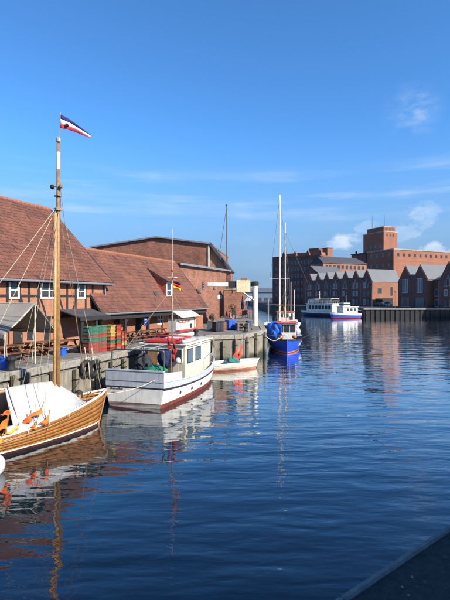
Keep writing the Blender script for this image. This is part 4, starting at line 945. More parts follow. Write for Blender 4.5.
rig('halyard', (mx + .05, -.12, 9.9), (mx + 1.1, -.3, 1.2), .008, rope_d)
# white tarpaulin tent over the boom, creased, its front end drawn down to the foredeck
def tarp(sd, xa, xb, seed):
    rn = random.Random(seed); fo_ = [(rn.uniform(3, 16), rn.uniform(-3, 3), rn.uniform(0, 6), rn.uniform(.002, .008)) for _ in range(11)]
    def f(u, v):
        x = xa + (xb - xa) * u; a = min(.98, max(.02, x / 9.0 + .5)); hb_ = wh.half(a) + .03; zz = wh.sheer(a) + .05
        zr = 2.14 - .02 * math.sin(x * 3.0) if x < 2.45 else 2.14 - (x - 2.45) * .72 
        fold = sum(k[3] * math.sin(k[0] * x + k[1] * 3 * v + k[2]) for k in fo_)
        y = sd * (hb_ * v + fold * .5 * v) ; z = zr + (zz - zr) * (v ** .92) - .06 * math.sin(math.pi * v) * (.6 + .4 * math.sin(x * 2.4 + seed)) + fold * math.sin(math.pi * min(1, v + .12))
        return (x - .16 * v * (1 - u), y, z)
    return MB().grid(f, 60, 28)
tarp(-1, .62, 3.5, 1).build('tarpaulin', tarp_w, wb, smooth=True, solid=.012)
tarp(1, -2.2, 3.5, 2).build('tarpaulin_far_side', mat('grey_white_tarpaulin', (.40, .40, .40), .7, .12, 1.5), wb, smooth=True, solid=.012)
for x in (.9, 1.7, 2.5): MB().tube([(x, -1.33 + .06 * (x - .9), wh.sheer(x / 9 + .5) + .10), (x + .03, -1.42 + .06 * (x - .9), wh.sheer(x / 9 + .5) - .12)], .010, 5).build('lashing', rope_m, wb)
MB().tube([(.72, -.05, 2.22), (.72, -1.2, .9)], .02, 6).build('tent_pole', rope_m, wb)
# foredeck gear: windlass bitts, coil of rope, anchor
bt = MB().box(3.45, 3.57, -.22, -.10, .8, 1.45).box(3.45, 3.57, .10, .22, .8, 1.45).box(3.42, 3.60, -.32, .32, 1.20, 1.30).build('windlass', spar_w, wb, bevel=.02)
for k in range(5): MB().tube([(3.35 + .17 * math.cos(j * .5236), -.40 + .17 * math.sin(j * .5236), .98 + k * .045) for j in range(12)], .024, 5, closed=True).build('rope_coil', rope_m, wb)
MB().tube([(3.5, .0, 1.3), (3.42, -.2, 1.15), (3.35, -.34, 1.35), (3.3, -.4, 1.15)], .03, 5).build('mooring_rope', rope_m, wb)
MB().tube([(3.5, .3, 1.0), (3.9, .12, 1.08)], .045, 6).tube([(3.5, .05, 1.0), (3.42, .3, 1.05), (3.5, .55, 1.0)], .045, 6).build('anchor', rubber, wb)
MB().lathe([(.14, 0), (.16, .1), (.16, .5), (.06, .6)], 10, (3.75, .35, .95)).build('fender', rubber, wb, smooth=True)
wbM = Matrix.Translation(wb.location) @ Matrix.Rotation(wang, 4, 'Z')
# pennants on marker poles lying over the boat's side
def pennant(i, loc, pts, m_, label, pole):
    o = thing('marker_flag', label, 'flag', wbM @ (Vector(loc) + Vector((.36, 0, .04))), wang, 'net marker flags in the wooden boat')
    c = MB(); a, b, c_, = [Vector(p) for p in pts]
    c.grid(lambda u, v: (a.lerp(c_, u) * (1 - v) + (b.lerp(c_, u)) * v) * .95 + Vector((.02 * math.sin(v * 6 + i), .05 * math.sin(u * 6 + i) + .03 * math.sin(v * 5 + i * 2), -.06 * u * (1 - u) + .02 * math.sin(u * 9 + i))), 12, 6)
    c.build('pennant', m_, o, smooth=True, solid=.008)
    MB().tube(pole, .014, 6).build('stick', spar_w, o)
gy = -1.40
pennant(1, (1.30, gy, .80), ((0, 0, .34), (.02, 0, -.02), (-.36, -.02, .12)), orange_f, 'orange pennant nearest the mast, hanging at the hull side', [(.05, .05, .52), (.0, .1, -.25)])
pennant(2, (.86, gy, .72), ((0, 0, .32), (.02, 0, .0), (-.32, -.02, .10)), orange_f, 'orange pennant second from the mast at the hull side', [(.05, .05, .5), (.0, .1, -.2)])
pennant(3, (.86, gy + .15, 1.12), ((.25, 0, .36), (.27, 0, .12), (-.35, 0, .02)), orange_f, 'slanting orange pennant against the white tarpaulin', [(.35, .05, .5), (.0, .15, -.5)])
pennant(4, (.50, gy + .15, .98), ((.2, 0, .30), (.22, 0, .02), (-.16, 0, -.10)), mat('red_orange_cloth', (.80, .085, .012), .8, .15, 6), 'red orange pennant at the tarpaulin edge', [(.25, .05, .4), (.0, .15, -.4)])
pennant(5, (-.16, gy + .1, 1.42), ((.1, 0, .18), (.12, 0, -.06), (-.18, 0, .02)), orange_f, 'small orange pennant highest of the flags at the tent opening', [(.12, .0, .25), (.05, .1, -.7)])
pennant(6, (-.36, gy, .98), ((.2, 0, .34), (.2, 0, -.06), (-.22, 0, .05)), orange_f, 'broad orange pennant in the tent opening', [(.22, .0, .4), (.15, .1, -.5)])
pennant(7, (.02, gy - .05, .90), ((.18, 0, .12), (.2, 0, -.06), (-.36, 0, -.14)), amber_f, 'amber yellow pennant lying along the gunwale', [(.2, 0, .2), (.1, .1, -.35)])
pennant(8, (-.42, gy - .05, .62), ((.12, 0, .22), (.14, 0, -.02), (-.26, 0, -.20)), amber_f, 'amber yellow pennant drooping low over the planks', [(.14, 0, .3), (.1, .12, -.2)])
rc = MB().grid(lambda u, v: (-1.2 + 1.0 * u, -1.38 + .5 * v, .82 + .32 * math.sin(u * 3) * v + .04 * math.sin(u * 11 + v * 5)), 16, 8).build('red_cloth', red_f, None, smooth=True, solid=.02)
rc.matrix_world = wbM; tag(rc, 'crumpled red cloth heaped at the left end of the wooden boat', 'cloth')
bx = thing('white_box', 'small white box on the wooden boat gunwale below the orange flags', 'box', wbM @ Vector((.50, -1.30, .76)), wang)
MB().box(-.3, .3, -.1, .1, 0, .22).build('box_body', white_p, bx, bevel=.02); MB().box(-.31, .31, -.11, .11, .222, .25).build('lid', white_p, bx)
# flag at the masthead
fo = thing('masthead_flag', 'long blue white and red pennant flying from the masthead', 'flag', wbM @ Vector((mx + .02, 0, 11.88)), 0)
MB().tube([(.05, 0, 0), (.08, 0, 1.05)], .018, 6).build('staff', steel, fo)
def fl(v0, v1):
    def f(u, v):
        vv = v0 + (v1 - v0) * v; top = 1.0 - u * .78; hgt = .56 * (1 - .72 * u); return (.08 + u * 1.22, .10 * math.sin(u * 6) * u, top - hgt * vv + .04 * math.sin(u * 5))
    return f
for nm, v0, v1, m_ in (('blue_stripe', 0, .34, mat('navy_cloth', (.02, .03, .16), .8, .1, 4)), ('white_stripe', .34, .72, mat('white_cloth', (.80, .79, .78), .8, .08, 4)), ('red_stripe', .72, 1, red_f)):
    MB().grid(fl(v0, v1), 18, 3).build(nm, m_, fo, smooth=True, solid=.01)
MB().prism([(.30, -.06, .62), (.40, -.06, .60), (.42, -.06, .52), (.34, -.06, .50)], (0, .12, 0)).build('emblem', rubber, fo)
# big white fender ball at the left edge
bf = thing('buoy_fender', 'big white ball fender floating at the left edge of the picture', 'fender', ground(-8, 474, 0), 0)
MB().sphere((0, 0, .26), .38, 20, 14).build('ball', mat('dull_white_vinyl', (.42, .42, .41), .5, .15, 3), bf, smooth=True); MB().lathe([(.1, 0), (.1, .08), (.04, .12)], 10, (0, 0, .66)).build('eye', blue_pl, bf)

# ---- white fishing cutter seen from its stern
ch = Vector((.30, .954, 0)); cang = math.atan2(ch.y, ch.x)
cL = 10.2
cpos = Vector((-4.53, 22.45, 0)) + ch * (cL / 2)
fb = thing('fishing_cutter', 'white fishing cutter with grey blue bulwark, cream cabin and red bottom', 'boat', cpos, cang)
fh = Hull(cL, 3.85, lambda a: 1.32 - .22 * math.sin(math.pi * min(1, a / .8)) + .55 * max(0, a - .6) ** 1.6, .5, stern_w=.83, bow_pow=2.6, rake=.5, stern_rake=0, flare=.06, full=.20, mid=.42, bow_e=.8)
fh.band(0, .17, .03, 30, 2).build('bulwark_band', bulwark_p, fb, smooth=False)
fh.band(.165, .215, .07, 30, 2).build('rub_rail', black_p, fb)
fh.band(.21, .80, .0, 30, 5).build('topsides', hull_white, fb, smooth=False)
fh.band_z(.23, -.45, .014, 30, 5).build('boot_top', red_bottom, fb)
fh.deck(-.42, .03).build('deck', greyblue_p, fb)
fh.rail(.05, .01, .0).build('cap_rail', greyblue_p, fb)
x0 = -cL / 2
# raised stern bulwark
hwt = fh.half(0)
MB().box(x0 - .03, x0 + .05, -hwt, hwt, 1.30, 1.80).build('stern_bulwark', bulwark_p, fb, bevel=.01)
MB().box(x0 - .06, x0 + .09, -hwt - .03, hwt + .03, 1.80, 1.86).build('stern_rail', greyblue_p, fb)
for sd in (-1, 1):
    m = MB(); m.grid(lambda u, v, sd=sd: (x0 + 1.75 * u, sd * (fh.half(u * 1.75 / cL) + .01), fh.sheer(u * 1.75 / cL) + .46 * v * (1 - .12 * u)), 6, 2); m.build('side_bulwark', hull_white, fb, solid=.05)
# scuppers on the quarter
for k, a in enumerate((.17, .31, .45)):
    p = fh.pt(a, .42, -1, .012); MB().lathe([(.085, 0), (.085, .03), (.04, .035)], 12).build('scupper', black_p, fb)
    o = bpy.data.objects[-1] if False else None
sc_objs = [o for o in bpy.data.objects if o.name.startswith('scupper')]
for o, a in zip(sc_objs, (.17, .31, .45)):
    p = fh.pt(a, .40, -1, .0); o.location = p; o.rotation_euler = (R(90), 0, 0)
# name on the transom: short illegible dark strokes
nm = MB(); xx = hwt * .86; rn = random.Random(9)
for k in range(9):
    y = xx - k * .085; hh = rn.choice((.05, .07, .11)); nm.box(x0 - .014, x0 - .002, y - .055, y, .84, .84 + hh)
for k in range(5): nm.box(x0 - .014, x0 - .002, xx - .12 - k * .07 - .04, xx - .12 - k * .07, .66, .70)
nm.build('name_lettering', mat('faded_black_ink', (.06, .06, .07), .7, .3, 9), fb)
# cabin
cx0, cx1 = x0 + 3.35, x0 + 7.6; cw = 1.38; cz0, cz1 = .75, 2.80
cab = MB().prism([(cx0, -cw, cz0), (cx0, -cw, cz1), (cx0, cw, cz1), (cx0, cw, cz0)], (cx1 - cx0, 0, -.04)).build('cabin', cabin_p, fb, bevel=.04)
MB().box(cx0 - .12, cx1 + .22, -cw - .10, cw + .10, cz1 - .02, cz1 + .07).build('cabin_roof', white_p, cab, bevel=.02)
for xa_, xb_ in ((cx0 + .30, cx0 + 1.0), (cx0 + 1.55, cx0 + 2.35)):
    wfr = MB().box(xa_ - .05, xb_ + .05, -cw - .025, -cw + .02, 1.72, 2.54).build('window', rubber, cab, bevel=.01)
    MB().box(xa_, xb_, -cw - .032, -cw, 1.78, 2.48).build('pane', glass_b, wfr)
for y in (-.9, 0, .9):
    wfr = MB().box(cx0 - .03, cx0 + .02, y - .3, y + .3, 1.8, 2.6).build('window', white_p, cab); MB().box(cx0 - .036, cx0, y - .25, y + .25, 1.85, 2.55).build('pane', glass, wfr)
MB().box(cx0 - .04, cx0 + .02, .35, .95, .8, 2.5).build('cabin_door', spar_w, cab)
# roof gear: rolled life raft and red rail
MB().tube([(cx0 - .1, -cw + .15, cz1 + .17), (cx0 + 2.2, -cw + .15, cz1 + .17)], .11, 10).build('rolled_cover', mat('grey_roll', (.36, .35, .34), .8, .25, 4), cab, smooth=True)
for z in (.36,): MB().tube([(cx0 - .2, -cw + .3, cz1 + z), (cx0 + 1.6, -cw + .3, cz1 + z), (cx0 + 1.6, cw - .2, cz1 + z)], .05, 6).build('roof_rail', red_p, cab)
MB().box(cx0 - .15, cx0 + 1.3, -cw + .25, cw - .3, cz1 + .09, cz1 + .24).build('red_roof_chest', red_p, cab, bevel=.03)
for x in (cx0 + .2, cx0 + 1.5): MB().tube([(x, -cw + .3, cz1 + .05), (x, -cw + .3, cz1 + .36)], .025, 5).build('rail_stanchion', steel, cab)
# mast with antenna, derrick and stays
qx, qy = cx0 + .15, -.50
fm = MB().tube([(qx, qy, cz1), (qx, qy, 6.9)], .055, 8, r2=.03).build('mast', mat('brown_grey_mast', (.26, .20, .15), .6, .25, 5), fb, smooth=True)
MB().tube([(qx, qy, 6.9), (qx, qy, 9.4)], .012, 5).build('antenna', white_p, fm)
MB().box(qx - .2, qx + .2, qy - .22, qy + .22, 6.6, 6.65).build('yard', white_p, fm); MB().lathe([(.04, 0), (.07, .05), (.07, .14), (.03, .18)], 8, (qx, qy, 6.92)).build('mast_light', orange_pl, fm)
for b in ((x0 + .2, 1.4, 1.9), (cx1, .6, 2.95), (cx0 + 1.6, -1.1, 3.0)): MB().tube([(qx, qy, 6.0), b], .009, 5).build('stay', rope_s, fm)
# working gear on the hull side: tyre fender and grab rails
for xg in (cx0 + .4, cx0 + 2.6): MB().tube([(xg, -cw - .06, 2.66), (xg + 1.5, -cw - .06, 2.66)], .02, 6).build('grab_rail', steel, cab)
for k in range(6):
    a_ = .60 + k * .06; p_ = fh.pt(a_, 0, -1); MB().tube([p_, (p_[0], p_[1] + .05, p_[2] + .75)], .02, 5).build('stanchion', steel, fb)
fh.rail(.018, .75, .05, a0=.60, a1=.92, n=14).build('bow_rail', steel, fb)
# gallows frame over the stern deck
gw = hwt - .12
gf = MB().tube([(x0 + .35, gw, 1.7), (x0 + .35, gw, 2.72), (x0 + .36, gw - .12, 2.82), (x0 + .36, -gw + .12, 2.82), (x0 + .35, -gw, 2.72), (x0 + .35, -gw, 1.7)], .045, 7).build('stern_gallows', mat('dark_green_tube', (.06, .07, .06), .6, .3, 5), fb)
for y in (-.5, .5): MB().tube([(x0 + .36, y, 2.82), (x0 + 2.6, y, 2.9)], .035, 6).build('gallows_bar', steel, fb)
MB().tube([(x0 + .5, -gw + .1, 2.8), (x0 + .5, -gw + .1, 1.3)], .03, 6).build('gallows_leg', steel, fb)
def lump(name, c, r, m_, parent, seed, sq=.7, n=18):
    rn = random.Random(seed); ph = [rn.random() * 6 for _ in range(6)]; m = MB()
    def f(u, v):
        th = 2 * math.pi * u; p = math.pi * v; k = 1 + .18 * math.sin(3 * th + ph[0]) * math.sin(p) + .12 * math.sin(5 * th + 4 * p + ph[1]) + .08 * math.sin(9 * th + ph[2] + 7 * p)
        return (c[0] + r[0] * k * math.sin(p) * math.cos(th), c[1] + r[1] * k * math.sin(p) * math.sin(th), c[2] - r[2] * math.cos(p) * (1 + .1 * math.sin(4 * th + ph[3])))
    return m.grid(f, n * 2, n).build(name, m_, parent, smooth=True)
cutM = Matrix.Translation(cpos) @ Matrix.Rotation(cang, 4, 'Z')
def on_cutter(name, local, label, cat, builder, group=None):
    o = thing(name, label, cat, cutM @ Vector(local), cang, group); builder(o); return o
on_cutter('net_heap', (x0 + 1.3, .15, 1.2), 'dark fishing net heaped on the cutter stern deck', 'net', lambda o: (lump('net_body', (0, 0, .45), (.62, .5, .85), net_k, o, 3), lump('float_line', (.1, .3, .9), (.25, .22, .2), net_b, o, 4)))
on_cutter('net_heap', (x0 + 1.9, -.85, 1.2), 'dark blue net bundle hanging beside the red flags on the cutter', 'net', lambda o: (lump('net_body', (0, 0, 1.0), (.42, .4, .5), net_b, o, 5), MB().tube([(0, 0, -.2), (0, 0, 1.2)], .05, 6).build('post', steel, o)))
on_cutter('net_heap', (x0 + .7, -.75, 1.1), 'bright green net heap behind the cutter stern rail', 'net', lambda o: (lump('net_body', (0, 0, .55), (.45, .62, .36), net_g, o, 6), MB().box(-.4, .4, -.5, .5, -.2, .28).build('net_bin', green_pl, o)))
on_cutter('net_drum', (x0 + 2.4, -.15, .9), 'grey net drum on the cutter deck before the cabin', 'winch', lambda o: (MB().tube([(0, -.6, .6), (0, .6, .6)], .28, 12).build('drum', steel, o), MB().box(-.3, .3, -.72, -.62, 0, .9).build('stand', rubber, o), MB().box(-.3, .3, .62, .72, 0, .9).build('stand', rubber, o)))
on_cutter('round_buoy', (cx0 - .25, -cw + .35, 1.45), 'pale grey round buoy at the cabin corner of the cutter', 'buoy', lambda o: (MB().sphere((0, 0, .5), .17, 14, 10).build('ball', mat('grey_buoy', (.48, .47, .44), .6, .2, 4), o, smooth=True), MB().tube([(0, 0, -.6), (0, 0, .3)], .03, 6).build('post', steel, o)))
def mflag(o, h, seed, dx):
    rn = random.Random(seed)
    MB().tube([(0, 0, 0), (dx, 0, h)], .018, 6).build('stick', spar_w, o)
    MB().grid(lambda u, v: (dx + .09 * math.sin(v * 9 + seed) * u, -.15 * u + .03 * math.sin(v * 7), h - .02 - .8 * v - .22 * u * (1 - v)), 8, 10).build('flag_cloth', mat('dull_red_cloth', (.34, .018, .022), .85, .3, 6), o, smooth=True, solid=.01)
for k, (dx, y, h, lb) in enumerate(((1.75, -1.02, 2.55, 'tall red marker flag furled on its stick above the cutter deck'), (2.05, -1.18, 2.25, 'lower red marker flag on the cutter, right of the tall one'), (1.55, -1.28, 1.95, 'lowest red marker flag drooping at the cutter rail'))):
    on_cutter('marker_flag', (x0 + dx, y, .95), lb, 'flag', lambda o, h=h, k=k: mflag(o, h, k + 2, .08 * k), 'red marker flags on the cutter')
gfl = thing('ensign_flag', 'small black red and gold flag high on the cutter mast', 'flag', cutM @ Vector((qx, qy - .02, 6.15)), 0)
for k, (nm_, m_) in enumerate((('black_stripe', rubber), ('red_stripe', red_f), ('gold_stripe', mat('gold_cloth', (.75, .42, .02), .8, .1, 4)))):
    MB().grid(lambda u, v, k=k: (.05 + .42 * u, .05 * math.sin(u * 6), .30 - k * .15 - .15 * v - .16 * u), 8, 2).build(nm_, m_, gfl, smooth=True, solid=.008)
# mooring line across the transom and to the quay
def rope(name, pts, label, r=.02, m_=None):
    o = MB().tube(pts, r, 6).build(name, m_ or rope_m); return tag(o, label, 'rope')
def catenary(a, b, sag, n=12):
    a = Vector(a); b = Vector(b); return [a.lerp(b, k / n) - Vector((0, 0, sag * 4 * (k / n) * (1 - k / n))) for k in range(n + 1)]
rope('mooring_rope', catenary(cutM @ Vector((x0 - .05, -hwt * .75, 1.45)), wbM @ Vector((4.3, .1, 1.35)), .22), 'pale rope slanting across the cutter stern to the wooden bow', .014, rope_m)
rope('mooring_rope', catenary(wbM @ Vector((4.2, .1, 1.35)), Q(s_at(88, .3), .3, ZQ + .2), .15), 'pale rope from the wooden bow up to the quay', .02)
rope('mooring_rope', catenary(wbM @ Vector((2.6, .9, 1.1)), Q(s_at(62, .3), .3, ZQ + .1), .1), 'pale rope from the wooden boat side to the quay', .018)

# ---- small open dinghy
dpos = ground(233, 369.5, 0); dang = math.atan2(.42, .90)
dg = thing('dinghy', 'small open white dinghy with red flags moored at the quay corner', 'boat', (dpos.x - .15, dpos.y, 0), dang)
dh = Hull(4.4, 1.7, lambda a: .56 + .18 * a ** 2 + .05 * (1 - a) ** 2, .22, stern_w=.75, bow_pow=2.2, rake=.4, full=.5)
dh.band(0, .18, .03, 22, 1).build('gunwale', mat('pale_grey_gunwale', (.55, .53, .50), .6, .15, 4), dg)
dh.band(.17, .72, .0, 22, 4).build('hull_side', cream_p, dg); dh.band_z(.16, -.2, .008, 22, 3).build('boot_top', mat('faded_red_bottom', (.42, .16, .11), .7, .3, 4), dg)
dh.deck(-.34, .06).build('floor', grey_wood, dg)
for x in (-1.2, 0, 1.0): MB().box(x - .12, x + .12, -.6, .6, .36, .40).build('thwart', grey_wood, dg)
dM = Matrix.Translation((dpos.x - .15, dpos.y, 0)) @ Matrix.Rotation(dang, 4, 'Z')
for k, (x, h, tx, lb) in enumerate(((.55, 1.55, .55, 'red marker flag leaning right in the dinghy'), (.25, 1.35, .42, 'red marker flag leaning in the middle of the dinghy'), (.75, 1.05, .25, 'short red marker flag at the dinghy bow'))):
    o = thing('marker_flag', lb, 'flag', dM @ Vector((x, 0, .3)), dang, 'red marker flags in the dinghy')
    MB().tube([(-.1, 0, 0), (tx - .1, 0, h)], .02, 6).build('stick', spar_w, o)
    MB().grid(lambda u, v, tx=tx, h=h: (tx - .1 - tx * v * .75 - .22 * u + .04 * math.sin(9 * v), -.05 * math.sin(6 * v + u), h - h * .75 * v - .02 - .15 * u), 6, 10).build('flag_cloth', mat('scarlet_cloth', (.72, .05, .025), .8, .2, 6), o, smooth=True, solid=.01)
on = thing('net_heap', 'small dark green net heap in the dinghy', 'net', dM @ Vector((.1, 0, .3)), dang); lump('net_body', (0, 0, .3), (.5, .4, .3), mat('teal_net', (.03, .16, .15), .9, .4, 8, bump=.8, bscale=40), on, 12)
MB().tube([(-.4, .1, .2), (-.2, .1, .62)], .02, 5).build('stick', spar_w, on)

# ---- blue cutter, bow towards us
bL = 10.5; bstem = ground(287, 353.5, 0); bh = Vector((-.085, -1, 0)).normalized(); bang = math.atan2(bh.y, bh.x); bpos = bstem - bh * (bL / 2 - .1)
bc = thing('blue_cutter', 'bright blue fishing cutter with white wheelhouse and red visor, bow towards us', 'boat', (bpos.x, bpos.y, 0), bang)
bl = Hull(bL, 3.7, lambda a: 1.05 + .75 * max(0, a - .35) ** 1.7, .6, stern_w=.6, bow_pow=3.2, rake=.5, flare=.14, full=.5, mid=.4, bow_e=.85)
bl.band(0, .09, .05, 28, 1).build('rub_rail', black_p, bc); bl.band(.085, .85, 0, 28, 7).build('topsides', blue_p, bc, smooth=True)
bl.band_z(.16, .06, .012, 28, 1).build('waterline_stripe', mat('salmon_stripe', (.50, .17, .11), .6, .2, 4), bc); bl.band_z(.07, -.5, .008, 28, 3).build('boot_top', red_bottom, bc)
bl.deck(-.35, .05).build('deck', green_pl, bc)
MB().tube([bl.pt(1.0, v / 8, 1) for v in range(9)], .07, 6).build('stem', blue_p, bc)
bl.rail(.03, .34, .08, a0=.62, a1=.985, n=12).build('bow_rail', steel, bc)
# white registration marks on the sunny bow (starboard = local... the side facing +x in the world)
sd = 1
rgm = MB()
for (a0_, a1_, va, vb) in ((.80, .815, .20, .36), (.775, .79, .20, .36), (.75, .765, .20, .36), (.72, .735, .20, .36), (.67, .71, .13, .19), (.62, .65, .13, .19)):
    rgm.face([bl.pt(a0_, va, sd, .02), bl.pt(a1_, va, sd, .02), bl.pt(a1_, vb, sd, .02), bl.pt(a0_, vb, sd, .02)])
rgm.build('registration_mark', white_p, bc)
# wheelhouse
wz0, wz1 = .9, 2.75; wx0, wx1 = -.4, 1.9; ww = .98
whs = MB().box(wx0, wx1, .15 - ww, .15 + ww, wz0, wz1).build('wheelhouse', white_p, bc, bevel=.04)
MB().box(wx0 - .1, wx1 + .28, .15 - ww - .16, .15 + ww + .16, wz1, wz1 + .13).build('visor_roof', mat('faded_red_roof', (.52, .06, .06), .6, .2, 4), whs, bevel=.03)
for y in (-.48, .15, .78):
    f_ = MB().box(wx1 - .01, wx1 + .03, y - .27, y + .27, 1.82, 2.58).build('window', rubber, whs); MB().box(wx1 + .03, wx1 + .036, y - .23, y + .23, 1.87, 2.53).build('pane', glass, f_)
for x in (.1, 1.1):
    f_ = MB().box(x - .28, x + .28, .15 + ww - .01, .15 + ww + .03, 1.82, 2.58).build('window', rubber, whs); MB().box(x - .24, x + .24, .15 + ww + .03, .15 + ww + .036, 1.87, 2.53).build('pane', glass, f_)
MB().box(-.1, .8, -.4, .5, wz1 + .13, wz1 + .55).build('roof_box', cream_p, whs); MB().sphere((.3, .5, wz1 + .8), .2, 10, 8).build('radar_dome', white_p, whs, smooth=True)
bm = MB().tube([(-.7, .1, .9), (-.7, .1, 6.4)], .08, 8, r2=.05).build('mast', mat('pale_spar', (.55, .47, .36), .6, .2, 5), bc); MB().tube([(-.7, -.9, 4.6), (-.7, 1.1, 4.6)], .04, 6).build('yard', spar_w, bm)
MB().tube([(-.7, .1, 3.3), (-3.8, .1, 4.3)], .07, 8).build('derrick_boom', orange_pl, bc)
for b in ((4.9, 0, 1.9), (-4.6, .9, 1.3), (-4.6, -.9, 1.3), (0.5, 1.6, 1.3), (.5, -1.6, 1.3)): MB().tube([(-.7, .1, 6.2), b], .014, 5).build('stay', rope_d, bc)
for x, y in ((2.6, .9), (3.2, -.5), (-1.6, -1.0)): MB().sphere((x, y, 1.42), .24, 12, 8).build('buoy', orange_pl, bc, smooth=True)
bM = Matrix.Translation((bpos.x, bpos.y, 0)) @ Matrix.Rotation(bang, 4, 'Z')
o = thing('covered_net_drum', 'bright blue tarpaulin draped over gear beside the blue cutter wheelhouse', 'tarpaulin', bM @ Vector((2.0, -1.05, .9)), bang)
rn = random.Random(4)
MB().grid(lambda u, v: ((.15 + .75 * u - .3) * (1 + .25 * v) - .25, -.85 + 1.5 * u + .05 * math.sin(v * 14 + u * 3), 1.85 - .25 * abs(u - .4) - 1.35 * v + .05 * math.sin(u * 17 + v * 6)), 20, 14).build('cover_front', tarp_b, o, smooth=True, solid=.03)
lump('cover_body', (-.5, -.15, 1.0), (.85, .75, .95), tarp_b, o, 14)
rope('mooring_rope', catenary(bM @ Vector((4.6, -.5, 1.6)), P3 + Vector((-.4, -.6, .1)), .7), 'pale slack rope from the blue cutter bow to the quay', .03)
o = thing('fishing_rod', 'thin pale fishing rod leaning out over the right side of the blue cutter', 'fishing rod', bM @ Vector((2.6, 1.55, 1.25)), bang)
MB().tube([(0, 0, 0), (.5, .7, .35), (.9, 1.25, .9), (1.1, 1.5, 1.35)], .022, 5, r2=.010).build('blank', rope_m, o); MB().tube([(-.25, -.3, -.1), (0, 0, 0)], .035, 6).build('grip', rubber, o)

# ---- sailing yacht and a work boat behind the blue cutter
yp = at(277.5, 340, 60); yt = at(277, 195, 60).z
ya = thing('sailing_yacht', 'white sailing yacht with very tall pale mast behind the blue cutter', 'yacht', (yp.x + .3, yp.y, 0), R(-96))
yh = Hull(12, 3.4, lambda a: 1.05 + .3 * a * a, .5, stern_w=.6, rake=.9, full=.5)
yh.band(0, .15, .02, 24, 1).build('toe_rail', blue_p, ya); yh.band(.14, .6, 0, 24, 4).build('topsides', white_p, ya, smooth=True); yh.band(.6, .99, .005, 24, 3).build('boot_top', red_bottom, ya); yh.deck(-.05).build('deck', cream_p, ya)
MB().prism([(-3, -.9, 1.1), (-3, -.8, 1.75), (-3, .8, 1.75), (-3, .9, 1.1)], (4.5, 0, -.1)).build('cabin', white_p, ya, bevel=.05)
pale = mat('pale_mast', (.66, .60, .50), .45, .15, 4)
ym = MB().tube([(0, 0, 1), (0, 0, yt)], .13, 8, r2=.08).build('mast', pale, ya)
MB().tube([(0, -1.3, at(277, 279, 60).z), (0, 1.3, at(277, 279, 60).z)], .035, 6).build('spreader', pale, ym)
for y in (-1.3, 1.3): MB().tube([(0, 0, yt - .4), (0, y, at(277, 279, 60).z), (0, y * 1.1, 1.2)], .018, 5).build('shroud', rope_d, ym)
MB().tube([(0, 0, yt - .5), (6.2, 0, 1.5)], .018, 5).build('forestay', rope_d, ym); MB().tube([(0, 0, yt - .5), (-5.8, 0, 1.4)], .018, 5).build('backstay', rope_d, ym)
MB().tube([(0, 0, 2.6), (-4.6, 0, 2.7)], .09, 8).build('boom', pale, ya); MB().tube([(-.1, 0, 2.85), (-4.4, 0, 2.9)], .16, 8).build('furled_sail', orange_pl, ya)
y2 = at(281.5, 340, 66); o = thing('work_boat', 'old white work boat with bare pale mast between the yacht and far ferry', 'boat', (y2.x + .6, y2.y, 0), R(-92))
yh2 = Hull(10, 3.4, lambda a: 1.3 + .5 * a * a, .5, stern_w=.7, full=.5)
yh2.band(0, .2, .03, 22, 1).build('bulwark', greyblue_p, o); yh2.band(.19, .99, 0, 22, 5).build('topsides', white_p, o, smooth=True); yh2.deck(-.3).build('deck', grey_wood, o)
hs_ = MB().box(-2, .6, -1.1, 1.1, 1.1, 3.3).build('deckhouse', white_p, o, bevel=.04); MB().box(-2.2, .9, -1.3, 1.3, 3.3, 3.42).build('deckhouse_roof', orange_pl, hs_)
for y in (-.7, 0, .7): f_ = MB().box(.6, .63, y - .28, y + .28, 2.2, 3.0).build('window', rubber, hs_); MB().box(.63, .636, y - .24, y + .24, 2.25, 2.95).build('pane', glass, f_)
mm_ = MB().tube([(-.5, 0, 1), (-.5, 0, at(281, 222, 66).z)], .10, 7, r2=.05).build('mast', pale, o)
for b in ((5, 0, 1.8), (-4.6, 0, 1.5), (1.5, 3.0, at(290, 283, 66).z)): MB().tube([(-.5, 0, at(281, 232, 66).z), b], .018, 5).build('stay', rope_d, mm_)
for px, Y, top, lb in ((285, 78, 282, 'thin bare mast of the sloop left of the far warehouse edge'), (288.5, 82, 290, 'shorter bare mast of the sloop before the warehouse'), (262, 74, 300, 'low sloop half hidden by the quay corner')):
    p = at(px, 330, Y); o = thing('small_sloop', 'small moored sloop, ' + lb, 'boat', (p.x + 1.0, p.y, 0), R(-95), 'small sloops moored beyond the blue cutter')
    h_ = Hull(7, 2.4, lambda a: .8 + .3 * a * a, .4, stern_w=.6, full=.5); h_.band(0, .99, 0, 18, 6).build('hull', random.choice((white_p, blue_p)), o, smooth=True); h_.deck(-.04).build('deck', cream_p, o)
    MB().prism([(-1.5, -.7, .8), (-1.5, -.6, 1.35), (-1.5, .6, 1.35), (-1.5, .7, .8)], (2.4, 0, 0)).build('cabin', white_p, o); MB().tube([(.4, 0, .8), (.4, 0, at(px, top, Y).z)], .06, 6).build('mast', pale, o)
    MB().tube([(.4, 0, 1.7), (-2.4, 0, 1.75)], .07, 6).build('boom', tarp_b, o)

# ------------------------------------------------------------------ far side of the harbour
E1 = Vector((.917, .399, 0)); E2v = Vector((-.399, .917, 0)); fang = math.atan2(E1.y, E1.x)
